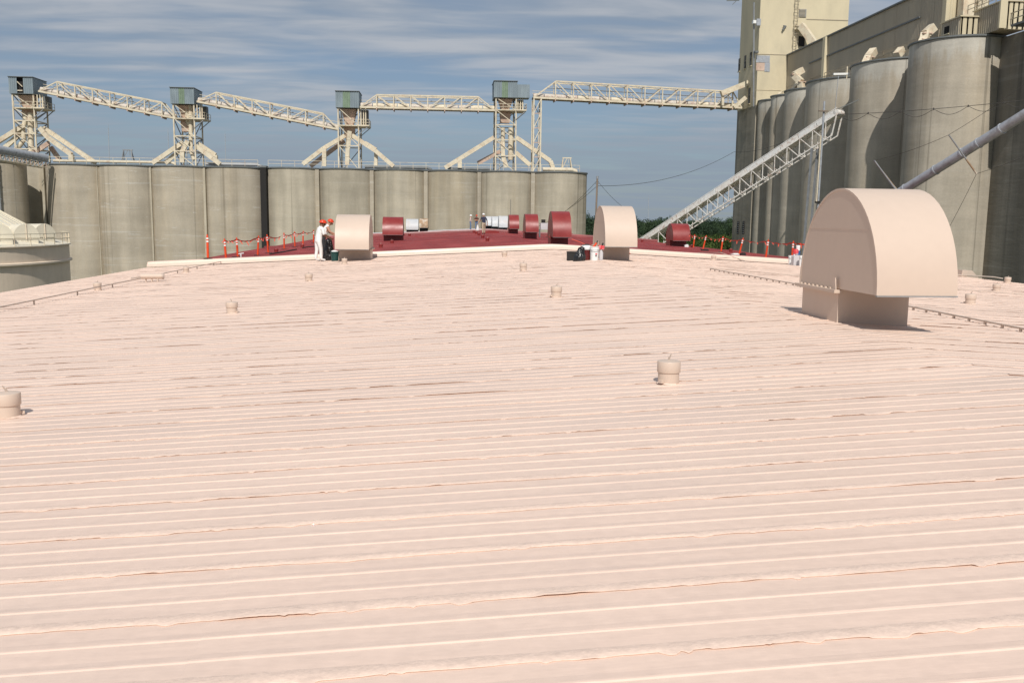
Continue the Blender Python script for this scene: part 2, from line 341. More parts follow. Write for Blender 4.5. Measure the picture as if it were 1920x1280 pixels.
def bead_mesh(side, yrow, seed):
    step = max(.012, .0028*yrow); n = int(EAVE/step)+1; x = np.arange(n)*step
    base = noise1(n, step, seed, 1.1); mid = noise1(n, step, seed+1, 4.5); fine = noise1(n, step, seed+2, 19); open_ = noise1(n, step, seed+3, .55)
    drip = noise1(n, step, seed+4, 9.0); lump = noise1(n, step, seed+5, 7)
    gap = np.clip((open_*.6+mid*.4-.56)*.06, 0, .0072)*np.clip(noise1(n, step, seed+8, 5.0)*2.4-.2, .3, 1) + np.clip(fine-.80, 0, 1)*.012*(mid > .5)
    gap *= np.clip(1.5*noise1(n, step, seed+6, .35)-.2, 0, 1)
    gap += np.clip(noise1(n, step, seed+11, 21)-.72, 0, 1)*.016*(noise1(n, step, seed+12, 1.3) > .5)
    gap += .0030*np.clip(noise1(n, step, seed+7, 1.7)*1.8-.3, 0, 1)
    lip = .003 + .010*base + .012*mid + .008*fine + np.clip(drip-.80, 0, 1)*.13 + np.clip(noise1(n, step, seed+9, 26)-.86, 0, 1)*.16*(noise1(n, step, seed+10, 1.6) > .45)
    gap = np.where(drip > .84, gap*.3, gap)
    top = .0062 + .0008*mid + .0016*lump + .0008*fine
    back = .050 + .03*base + .012*fine
    z0 = -SL*x - .0015*np.where(x > 6.15, np.clip(1-(x-6.15)/.5, 0, 1), 0)
    rows = [(back, .0034-(back-.05)*.10+.0008*fine), (back*.55, top*.92), (.018+0*x, top), (-lip*.85, np.maximum(gap+.0030, top*.72)), (-lip, np.maximum(gap+.0016, top*.45)), (-lip+.0015, gap-.0005), (.010+0*x, gap+.003)]
    V = np.zeros((n, len(rows), 3))
    for k, (yy, zz) in enumerate(rows): V[:, k, 0] = side*x; V[:, k, 1] = yy; V[:, k, 2] = zz + z0
    m = len(rows); Fc = []
    idx = np.arange(n*m).reshape(n, m)
    q = np.stack([idx[:-1, :-1], idx[:-1, 1:], idx[1:, 1:], idx[1:, :-1]], -1).reshape(-1, 4)
    if side < 0: q = q[:, ::-1]
    me = bpy.data.meshes.new('sealant_bead'); me.from_pydata(V.reshape(-1, 3).tolist(), [], q.tolist())
    me.polygons.foreach_set('use_smooth', [True]*len(me.polygons)); me.materials.append(MT['bead']); me.update(); return me
for s in (-1, 1):
    for k in range(NP):
        p = bpy.data.objects.new('roof_panel', pmesh[(s, (k*5+(s > 0)*2) % 6)]); COL.objects.link(p); p.parent = wh
        p.location = (0, k*PITCHY, CZ-HR)
        bd = bpy.data.objects.new('sealant_bead', bead_mesh(s, Y0+k*PITCHY, 1000*k+(s > 0)*500)); COL.objects.link(bd); bd.parent = p
# expansion joint cover across the roof end
def cover(parent, y, wd, ht, m, name='joint_cover'):
    pr = [(0, .02), (.03, ht*.55), (.10, ht*.62), (.14, ht), (wd-.1, ht+.01), (wd, .02)]
    xs = [XR-EAVE-.05] + [XR-EAVE+EAVE*i/8 for i in range(1, 8)] + [XR-.45, XR, XR+.45] + [XR+EAVE*i/8 for i in range(1, 8)] + [XR+EAVE+.05]
    V = []; Fc = []; n = len(pr)
    for x in xs:
        zz = roofz(x) - (.012 if abs(x-XR) < .1 else 0)
        V += [(x, y+a, zz+c) for a, c in pr]
    for i in range(len(xs)-1): Fc += [(i*n+j, i*n+j+1, (i+1)*n+j+1, (i+1)*n+j) for j in range(n-1)]
    Fc += [tuple(range(n)), tuple(range((len(xs)-1)*n, len(xs)*n))[::-1]]
    return MB().add(V, Fc).build(name, m, parent)
cover(wh, Y1-.05, .75, .23, 'roof')

# ------------------------------------------------------------------ rear warehouse: red coated roof, then bare metal
YR0, YR1, YR2 = Y1+.75, 95.0, 120.0
rw = thing('warehouse', (XR, YR0, 0), 'rear warehouse roof coated dark red with bare silver sheets at its far end', 'building')
def ribroof(name, ya, yb, m, pit=.30):
    for s in (-1, 1):
        n = int((yb-ya)/pit); ys = []
        for k in range(n): o = ya+k*pit; ys += [(o, 0), (o+.02, .02), (o+.07, .02), (o+.10, 0)]
        ys.append((yb, 0)); V = []; Fc = []; m2 = len(ys); xs = [0, 4.5, 9, 13.5, EAVE-.3]
        for x in xs: V += [(XR+s*x, y, roofz(XR+x)+z+.0) for y, z in ys]
        for i in range(len(xs)-1): Fc += [(i*m2+j, i*m2+j+1, (i+1)*m2+j+1, (i+1)*m2+j) for j in range(m2-1)]
        MB().add(V, Fc).build(name, m, rw)
ribroof('red_roof_slope', YR0, YR1, 'red'); ribroof('bare_roof_slope', YR1+.7, YR2, 'silver')
cover(rw, YR1-.05, .8, .28, 'red'); cover(rw, 68.0, .5, .07, 'red', 'roof_seam')
b = MB(); zE2 = roofz(XR-EAVE+.3)
for x in (XR-EAVE+.5, XR+EAVE-.5): b.box((x, (YR0+YR2)/2, (zE2-.3)/2), (.2, YR2-YR0-.2, zE2-.3))
b.box((XR, YR2-.2, (zE2-.3)/2), (2*EAVE-1.3, .2, zE2-.3)); b.build('wall', 'wall', rw)

# ------------------------------------------------------------------ ventilator hoods
def make_hood(loc, W, R, neck_h, m, label, group, inner='dark', neck_m=None, ysc=1.0):
    t = thing('ventilator_hood', loc, label, 'ventilator', group)
    X, Y, Z = loc; zb = Z+neck_h; n = 28; ht = R*1.11
    arc = [(Y-R*math.cos(math.pi*k/n)*ysc, zb+ht*math.sin(math.pi*k/n)) for k in range(n+1)]
    V = []; Fc = []
    for (y, z) in arc: V += [(X-W/2-.012, y, z), (X+W/2+.012, y, z)]
    Fc = [(2*k, 2*k+1, 2*k+3, 2*k+2) for k in range(n)]
    inn = [(Y-(R-.03)*math.cos(math.pi*k/n)*ysc, zb+(ht-.03)*math.sin(math.pi*k/n)) for k in range(n+1)]
    o = len(V)
    for (y, z) in inn: V += [(X-W/2-.012, y, z), (X+W/2+.012, y, z)]
    Fc += [(o+2*k, o+2*k+2, o+2*k+3, o+2*k+1) for k in range(n)]
    Fc += [(2*k, 2*k+2, o+2*k+2, o+2*k) for k in range(n)] + [(2*k+1, o+2*k+1, o+2*k+3, 2*k+3) for k in range(n)]
    Fc += [(0, o, o+1, 1), (2*n, 2*n+1, o+2*n+1, o+2*n)]
    mb = MB(); mb.add(V, Fc); sh = mb.build('curved_shell', m, t)
    for p in sh.data.polygons: p.use_smooth = True
    sh.data.set_sharp_from_angle(angle=rad(30))
    mb = MB(); mb.bar((X-W/2, Y-R*ysc+.012, zb+.02), (X+W/2, Y-R*ysc+.012, zb+.02), .02, .05); mb.build('front_lip', m, t)
    mb = MB(); mb.box((X, Y-R*ysc+.01, zb-.010), (W+.03, .045, .014)); mb.build('drip_edge', 'grey', t)  # grey strip added for the dark shading under the front lip
    for s in (-1, 1):
        pl = [(X+s*(W/2), y, z) for y, z in inn]; mb = MB(); mb.prism(pl, (s*.006, 0, 0)); sp = mb.build('side_panel', m, t)
        zz = zb + ht*.60; hw = (R-.04)*math.sqrt(1-.36)
        mb = MB(); mb.bar((X+s*(W/2+.007), Y-hw*ysc, zz), (X+s*(W/2+.007), Y+hw*ysc, zz), .004, .010); mb.build('seam', m, sp)
    ny0, ny1 = Y-R*.08, Y+R*.92*ysc
    nm = neck_m or m
    mb = MB(); wn_ = W/2-.008; d0 = .12
    oc = [(X-wn_, ny0), (X+wn_, ny0), (X+wn_, ny1), (X-wn_, ny1)]; ic = [(X-wn_+.03, ny0+.03), (X+wn_-.03, ny0+.03), (X+wn_-.03, ny1-.03), (X-wn_+.03, ny1-.03)]
    V = [(*c, z) for z in (zb-neck_h-d0, zb) for c in oc] + [(*c, z) for z in (zb-neck_h-d0, zb) for c in ic]
    Fn = []
    for k in range(4): k2 = (k+1) % 4; Fn += [(k, k2, 4+k2, 4+k), (8+k, 12+k, 12+k2, 8+k2), (4+k, 4+k2, 12+k2, 12+k), (k, 8+k, 8+k2, k2)]
    mb.add(V, Fn); mb.build('neck', nm, t)
    mb = MB()
    for s in (-1, 1): mb.box((X+s*(W/2+.03), (ny0+ny1)/2+.02, zb-.035), (.10, ny1-ny0+.16, .045))
    mb.box((X, ny1+.06, zb-.035), (W+.02, .10, .045)); fl = mb.build('flange', nm, t)
    for s in (-1, 1):
        for k in range(9):
            yy = ny0+.06+(ny1-ny0)*k/8.5
            mb = MB(); mb.box((X+s*(W/2+.03), yy, zb-.004), (.03, .035, .022)); mb.build('bolt', nm, fl)
        mb = MB(); mb.prism([(X+s*(W/2+.05), ny0-.06, zb-.02), (X+s*(W/2+.05), ny0-.02, zb+.15), (X+s*(W/2+.05), ny0+.05, zb+.15), (X+s*(W/2+.05), ny0+.05, zb-.02)], (s*.012, 0, 0)); mb.build('bracket', nm, fl)
    mb = MB(); mb.box((X, (ny0+ny1)/2, zb+.30), (W-.12, ny1-ny0-.1, .03)); mb.build('inner_duct', inner, t)
    return t
def hood_at(pxc, py, Y, W, R, nh, m, label, group, **k):
    p = at(pxc, py, Y); return make_hood(Vector((p.x, Y, roofz(p.x))), W, R, nh, m, label, group, **k)
HG = 'hooded roof ventilators'
make_hood(Vector((6.05, 12.26, roofz(6.05))), 1.04, 1.24, .50, 'hood', 'large cream half-round ventilator hood nearest the camera, at right', HG)
make_hood(Vector((6.30, 32.35, roofz(6.3))), 1.10, 1.27, .50, 'hood', 'cream half-round ventilator hood with pails and black bag at its foot', HG)
make_hood(Vector((-3.53, 38.95, roofz(-3.53))), 1.36, 1.27, .50, 'hood', 'cream half-round ventilator hood beside the two workers in white', HG)
RG = 'red roof ventilators'
def red_hood(pxc, Y, W, label, R=1.2, nh=.5, m='redhood', nm=None):
    x = (pxc-822)/F_PX*Y
    return make_hood(Vector((x, Y, roofz(x))), W, R, nh, m, label, RG if m == 'redhood' else 'bare metal roof ventilators', neck_m=nm)
red_hood(1048, 48.0, .95, 'largest red ventilator hood, just behind the cream roof joint')
red_hood(994, 65.5, .90, 'red ventilator hood in the middle of the row of three on the ridge', R=1.15)
red_hood(961.5, 88.5, .92, 'smallest red ventilator hood, farthest of the row of three on the ridge')
red_hood(739, 70.0, 1.5, 'red ventilator hood standing alone left of centre beside the white ones')
red_hood(1275, 74.5, 1.42, 'red ventilator hood at right below the inclined white conveyor', R=1.25)
red_hood(774, 97.0, 1.25, 'white ventilator hood between the lone red hood and a rusty one', m='zinc', nm='dark', R=1.0)
red_hood(795, 112.0, 1.0, 'rust-stained ventilator hood behind the white one', m='rust', nm='dark', R=1.0)
red_hood(942, 98.5, .95, 'bare silver ventilator hood next to the smallest red one', m='zinc', nm='dark', R=1.1)
red_hood(928, 107.0, .85, 'bare silver ventilator hood, middle of the three silver ones on the ridge', m='zinc', nm='dark', R=1.05)
red_hood(916, 117.0, .8, 'bare silver ventilator hood partly hidden behind the man in navy shirt', m='zinc', nm='dark', R=1.05)

# ------------------------------------------------------------------ capped pipe stubs on the roof
def make_can(m, sealm):
    t = thing('vent_stub', (0, 0, 0), 'x', 'vent pipe', 'capped vent stubs on the cream roof')
    mb = MB(); mb.lathe([(.100, -.03), (.100, .115)], n=28); mb.build('pipe', m, t)
    mb = MB(); mb.lathe([(.100, .112), (.108, .108), (.110, .112), (.110, .205), (.106, .212), (.04, .222), (.001, .224)], n=28); cp = mb.build('cap', m, t)
    mb = MB(); mb.prism([(-.012, 0, .215), (.004, 0, .215), (.032, 0, .275), (.026, 0, .279), (.004, 0, .248), (-.005, 0, .252)], (0, .006, 0)); mb.build('cap_tab', 'pipe', cp)
    mb = MB(); mb.box((-.112, -.02, .03), (.035, .04, .03)); mb.build('clamp', m, t)
    mb = MB(); ring = []
    for k in range(24):
        a = k/24*2*math.pi; ring.append(.118+.012*math.sin(a*3+1)+.008*math.sin(a*7))
    V = [(.098*math.cos(k/24*2*math.pi), .098*math.sin(k/24*2*math.pi), .016) for k in range(24)] + [(r*math.cos(k/24*2*math.pi), r*.8*math.sin(k/24*2*math.pi), .004) for k, r in enumerate(ring)]
    mb.add(V, [(k, (k+1) % 24, 24+(k+1) % 24, 24+k) for k in range(24)], True); mb.build('sealant_collar', sealm, t)
    return t
can = make_can('hood', 'bead')
cans = [((1253, 718), 'nearest cream capped vent stub, in open roof left of the big hood', 30, 1.0),
        ((15, 781), 'cream capped vent stub cut off by the left edge of the photo', 200, 1.05),
        ((435, 587), 'cream capped vent stub alone in the left middle of the roof', 150, 1.0),
        ((1043, 557), 'cream capped vent stub in the middle of the roof below the black bag', 10, 1.0),
        ((579, 527), 'cream capped vent stub on open roof below the workers in white', 70, 1.0),
        ((981, 507), 'cream capped vent stub, nearer of the two right of centre by the joint', 40, 1.0),
        ((946, 482), 'tiny cream capped vent stub against the joint cover near the centre', 90, 1.0),
        ((646, 495), 'cream capped vent stub directly in front of the hood beside the workers', 0, 1.0),
        ((349, 511), 'cream capped vent stub beside the far end of the left handrail pipe', 20, 1.0),
        ((183, 544), 'cream capped vent stub touching the left handrail pipe near its small motor', 60, 1.0),
        ((1819, 570), 'cream capped vent stub right of the big hood, nearest of three there', 300, 1.0),
        ((1868, 546), 'cream capped vent stub right of the big hood, middle of three there', 300, 1.0),
        ((1889, 531), 'cream capped vent stub right of the big hood, on the far roof edge', 300, 1.1),
        ((1338, 488), 'cream capped vent stub at the joint cover between hood and white pails', 0, 1.0)]
first = True
for (px, lab, rz, s) in cans:
    p = onroof(*px); z = roofz(p.x)
    if first: can.location = (p.x, p.y, z); can['label'] = lab; can.rotation_euler.z = rad(rz); first = False
    else: copy_thing(can, (p.x, p.y, z), lab, rad(rz), scale=(s, s, s))
rcan = make_can('redhood', 'red')
rc = [((914, 453), 'red capped vent stub, nearest of the five in line before the man in navy'),
      ((905, 447), 'red capped vent stub, second nearest of the five in line'),
      ((898, 442), 'red capped vent stub, third of the five in line'),
      ((893, 439), 'red capped vent stub, fourth of the five in line'),
      ((888.5, 437), 'red capped vent stub, farthest of the five in line'),
      ((518, 474), 'red capped vent stub left of the workers near the leaning posts'),
      ((567, 465), 'red capped vent stub just left of the worker in white overalls'),
      ((714, 465), 'red capped vent stub below left of the lone red hood'),
      ((735, 457), 'red capped vent stub at the foot of the lone red hood'),
      ((768, 443), 'red capped vent stub right of the lone red hood'),
      ((1072, 442), 'red capped vent stub right behind the largest red hood'),
      ((1096, 445), 'red capped vent stub just left of the cream hood with pails'),
      ((1204, 454), 'red capped vent stub right of the cream hood with pails'),
      ((1297, 465), 'red capped vent stub right below the red hood under the conveyor'),
      ((1370, 473), 'red capped vent stub between the barrier posts on the right')]
for i, (px, lab) in enumerate(rc):
    p = onroof(*px); z = roofz(p.x)
    if i == 0: rcan.location = (p.x, p.y, z); rcan.scale = (1.15,)*3; rcan['label'] = lab; rcan['group'] = 'capped vent stubs on the red roof'
    else: copy_thing(rcan, (p.x, p.y, z), lab, i, 'capped vent stubs on the red roof', (1.15,)*3)

# ------------------------------------------------------------------ conduits on the roof
def conduit(name, label, pts, hgt, r, every, m, foot=.05):
    P = [Vector((x, y, roofz(x)+hgt)) for x, y in pts]
    t = thing(name, P[0]-Vector((0, 0, hgt)), label, 'pipe')
    for a, c in zip(P[:-1], P[1:]): member(t, 'pipe_run', a, c, 2*r, m, kind='rod')
    L = 0
    for a, c in zip(P[:-1], P[1:]):
        n = max(1, int((c-a).length/every))
        for k in range(n):
            q = lerp(a, c, k/n); member(t, 'support', q-Vector((0, 0, hgt-.005)), q+Vector((0, 0, r*.9)), foot, m)
    return t
pl = [onroof(-40, 594), onroof(265, 528)]; pl2 = [onroof(290, 522), onroof(452, 487)]
conduit('handrail_pipe', 'thin grey pipe on short stands along the left side of the cream roof', [(p.x, p.y) for p in pl], .11, .015, 2.6, 'pipe', .03)
conduit('handrail_pipe', 'thin grey pipe on stands beyond the small motor, running to the joint cover', [(p.x, p.y) for p in pl2], .11, .015, 2.6, 'pipe', .03)
pr = [onroof(1332, 507), onroof(1500, 538), onroof(1690, 577), onroof(1990, 638)]
conduit('conduit', 'grey conduit on many small clips running along the ridge past the big hood', [(p.x, p.y) for p in pr], .055, .014, .42, 'pipe', .032)
m0 = onroof(285, 528); mz = roofz(m0.x)
t = thing('motor', (m0.x, m0.y, mz), 'small cream horizontal cylinder on legs at the end of the left roof pipe', 'motor')
mb = MB(); mb.tube([(m0.x-.32, m0.y-.05, mz+.17), (m0.x+.30, m0.y+.05, mz+.17)], .085, 16); mb.build('housing', 'hood', t)
mb = MB(); mb.tube([(m0.x+.30, m0.y+.05, mz+.17), (m0.x+.36, m0.y+.06, mz+.17)], .095, 16); mb.build('end_cap', 'pipe', t)
for dx in (-.18, 0, .18): mb = MB(); mb.box((m0.x+dx, m0.y, mz+.05), (.03, .05, .14)); mb.build('leg', 'hood', t)
mb = MB(); mb.tube([(m0.x-.32, m0.y-.05, mz+.15), (m0.x-.55, m0.y-.25, mz+.12)], .02, 8); mb.build('pipe_elbow', 'pipe', t)
# thin cables lying on the roof
def roof_cable(label, pxs, r=.012, m='pipe', lift=.02):
    P = []
    for q in pxs:
        p = onroof(*q); P.append(Vector((p.x, p.y, roofz(p.x)+lift)))
    return tag(MB().tube(P, r, 6).build('cable', m), label, 'cable')
roof_cable('thin cable lying on the roof right of the ridge conduit, passing behind the big hood', [(1334, 504), (1420, 511), (1500, 519), (1700, 535), (1800, 544), (1930, 554)], .010)
roof_cable('cable laid along the foot of the joint cover on the right', [(1205, 471.5), (1260, 474), (1340, 481.5), (1420, 488.5), (1500, 496), (1800, 521)], .014)
roof_cable('cable laid along the foot of the joint cover on the left', [(452, 487.5), (540, 483.5), (700, 479), (860, 473.5), (1000, 468.5)], .012)
for (px, lab) in (((538, 484.5), 'small junction box on the left joint cover cable'), ((1243, 473.5), 'small junction box on the right joint cover cable nearest its hood'), ((1347, 483), 'small junction box beside the vent stub at the joint cover'), ((1451, 492), 'small junction box left of the white pails'), ((846, 474.5), 'small junction box on the joint cover cable near the centre'), ((1294, 476.5), 'small dark bracket standing on the joint cover cable')):
    p = onroof(*px); mb = MB(); mb.box((p.x, p.y, roofz(p.x)+.04), (.16, .07, .06)); mb.box((p.x+.1, p.y, roofz(p.x)+.035), (.05, .05, .04)); tag(mb.build('junction_box', 'pipe'), lab, 'box', 'junction boxes along the joint cover')
p = onroof(452, 488); z = roofz(p.x)
t = thing('pipe_stand', (p.x, p.y, z), 'white tee-shaped pipe stand at the end of the left roof pipe', 'pipe stand')
member(t, 'post', (p.x, p.y, z), (p.x, p.y, z+.33), .06, 'white', kind='rod'); member(t, 'crossbar', (p.x-.12, p.y, z+.30), (p.x+.14, p.y, z+.34), .05, 'white', kind='rod'); member(t, 'foot', (p.x-.12, p.y, z+.02), (p.x+.12, p.y, z+.02), .06, 'pipe')
p = onroof(1822, 520); z = roofz(p.x)
t = thing('flashing_box', (p.x, p.y, z), 'cream sloped flashing box on the far roof edge right of the big hood', 'flashing')
mb = MB(); mb.prism([(p.x-.5, p.y, z-.05), (p.x-.45, p.y, z+.32), (p.x, p.y, z+.30), (p.x+.35, p.y, z-.05)], (0, .5, 0)); mb.build('cover', 'hood', t)
mb = MB(); mb.tube([(p.x-.9, p.y-.2, z+.12), (p.x+.9, p.y-.2, z+.03), (p.x+1.25, p.y-.3, z-.03)], .03, 8); mb.build('pipe', 'pipe', t)

# ------------------------------------------------------------------ far silo rows
SY = 154.0; SR = 5.05; SH = 4.48; ST = 25.55
def silo(px, row, label, m, top=ST, R=SR, Y=SY, bottom=0):
    c = at(px, 400, Y-2); Y = Y+1.0; t = thing('concrete_silo', (c.x, Y, 0), label, 'silo', row)
    mb = MB(); mb.lathe([(R, bottom), (R, top)], (c.x, Y, 0), 56); mb.build('wall', m, t)
    mb = MB(); mb.lathe([(R+.02, top-.02), (R+.14, top), (R+.14, top+.2), (.01, top+.26)], (c.x, Y, 0), 56); mb.build('roof_slab', 'trim', t)
    return t, c.x
pxA = [139.5, 238.5, 338, 438.5]; nmA = ['first', 'second', 'third', 'fourth']
pxB = [549.5, 648.5, 749.5, 849.5, 948.5, 1047.5]; nmB = ['first', 'second', 'third', 'fourth', 'fifth', 'last']
GA = 'patched concrete silos behind on the left'; GB = 'streaked concrete silos behind in the centre'
for i, (px, n) in enumerate(zip(pxA, nmA)):
    t, x = silo(px, GA, f'patched grey concrete silo, {n} from left of the four left of the dark gap', 'conA')
    mb = MB(); mb.box((x-SH, 152.7, ST/2), (.38, 2.0, ST-.2)); mb.build('pilaster', 'conB', t)
for i, (px, n) in enumerate(zip(pxB, nmB)):
    t, x = silo(px, GB, f'streaked concrete silo, {n} from left of the six right of the dark gap', 'conB')
    if i: mb = MB(); mb.box((x-SH, 152.4, ST/2), (.62, 2.4, ST-.2)); mb.build('pilaster', 'conA', t)
t, x = silo(-31, GA, 'concrete silo at the left edge of the photo with a dark pipe up its side', 'conA', Y=148)
member(t, 'downpipe', (x+3.2, 148-3.4, 0), (x+3.2, 148-3.4, ST), .28, 'grey', kind='rod')
for k in range(8): member(t, 'pipe_clamp', (x+3.0, 148-3.35, 8+k*2.4), (x+3.4, 148-3.35, 8+k*2.4), .12, 'grey')
# link walls in the recesses
a = at(52, 400, 156); c = at(90, 400, 156)
t = thing('stair_bay', (a.x, 156, 0), 'dark recessed bay with zigzag stair between the leftmost silos', 'stair bay')
mb = MB(); mb.box(((a.x+c.x)/2-.5, 157.2, ST/2), (c.x-a.x+2.0, .6, ST)); mb.build('wall', 'conB', t)
for k in range(9):
    z0 = 6+k*2.2; xa, xb = (a.x+2.6, c.x-.5) if k % 2 else (c.x-.5, a.x+2.6); member(t, 'stair_flight', (xa, 156.6, z0), (xb, 156.6, z0+2.2), .25, 'trim', .3)
mb = MB(); mb.box((a.x+2.3, 156.4, ST/2), (.5, .6, ST)); mb.build('stringer', 'conB', t)
gx = at(496, 400, 151)
t = thing('dark_downpipe', (gx.x, SY, 0), 'black vertical chute filling the gap between the two silo blocks', 'chute')
mb = MB(); mb.box((gx.x, 151.3, 12.8), (.95, 1.6, 25.6)); mb.build('duct', 'dark', t)
mb = MB(); mb.box((gx.x, 151.3, 25.75), (1.1, 1.8, .3)); mb.build('collar', 'trim', t)
# roof decks behind the parapets
for (pa, pb, lab) in ((90, 488, 'flat concrete deck over the four left silos'), (503, 1096, 'flat concrete deck over the six centre silos')):
    a, c = at(pa, 400, SY), at(pb, 400, SY); t = thing('silo_deck', ((a.x+c.x)/2, SY+8, ST), lab, 'roof deck')
    mb = MB(); mb.box(((a.x+c.x)/2, SY+8.2, ST+.1), (c.x-a.x-.2, 16, .35)); mb.build('slab', 'trim', t)
    mb = MB(); mb.box(((a.x+c.x)/2, SY+9.5, ST/2-.2), (c.x-a.x-.6, 12, ST-.4)); mb.build('rear_silo_wall', 'conB', t)
def railing(label, p0, p1, n, m='cream', hgt=1.05, w=.055, rails=(.5, 1.0)):
    t = thing('railing', p0, label, 'railing')
    for f in rails: member(t, 'rail', Vector(p0)+Vector((0, 0, hgt*f)), Vector(p1)+Vector((0, 0, hgt*f)), w, m)
    for k in range(n+1): q = lerp(p0, p1, k/n); member(t, 'post', q, q+Vector((0, 0, hgt)), w, m)
    return t
a, c = at(92, 400, 152.2), at(486, 400, 152.2); railing('pale railing along the front edge of the left silo deck', (a.x, 152.2, ST+.28), (c.x, 152.2, ST+.28), 16)
a, c = at(505, 400, 152.2), at(1085, 400, 152.2); railing('pale railing along the front edge of the centre silo deck', (a.x, 152.2, ST+.28), (c.x, 152.2, ST+.28), 24)
def deck_pipe(label, pxa, pxb, Y, z, r, m):
    a, c = at(pxa, 300, Y), at(pxb, 300, Y); t = thing('deck_pipe', (a.x, Y, z), label, 'pipe')
    mb = MB(); mb.tube([(a.x, Y, z), (c.x-.8, Y, z), (c.x-.2, Y, z-.2), (c.x, Y, z-.9)], r, 12); mb.build('pipe_run', m, t)
    n = int((c.x-a.x)/4)
    for k in range(n): member(t, 'saddle', (a.x+2+k*4, Y, ST+.2), (a.x+2+k*4, Y, z), .18, 'grey')
deck_pipe('cream pipe lying along the left silo deck', 100, 330, 158, ST+1.0, .22, 'cream')
deck_pipe('grey pipe lying on the left silo deck behind the second tower', 385, 492, 158, ST+.85, .26, 'grey')
deck_pipe('dark pipe lying on the centre silo deck right of the third tower', 684, 810, 157, ST+.75, .24, 'trim')
deck_pipe('dark pipe lying on the centre silo deck left of the fourth tower', 840, 925, 157, ST+.7, .22, 'trim')
deck_pipe('cream pipe at the right end of the centre silo deck', 1018, 1082, 156, ST+.8, .35, 'cream')

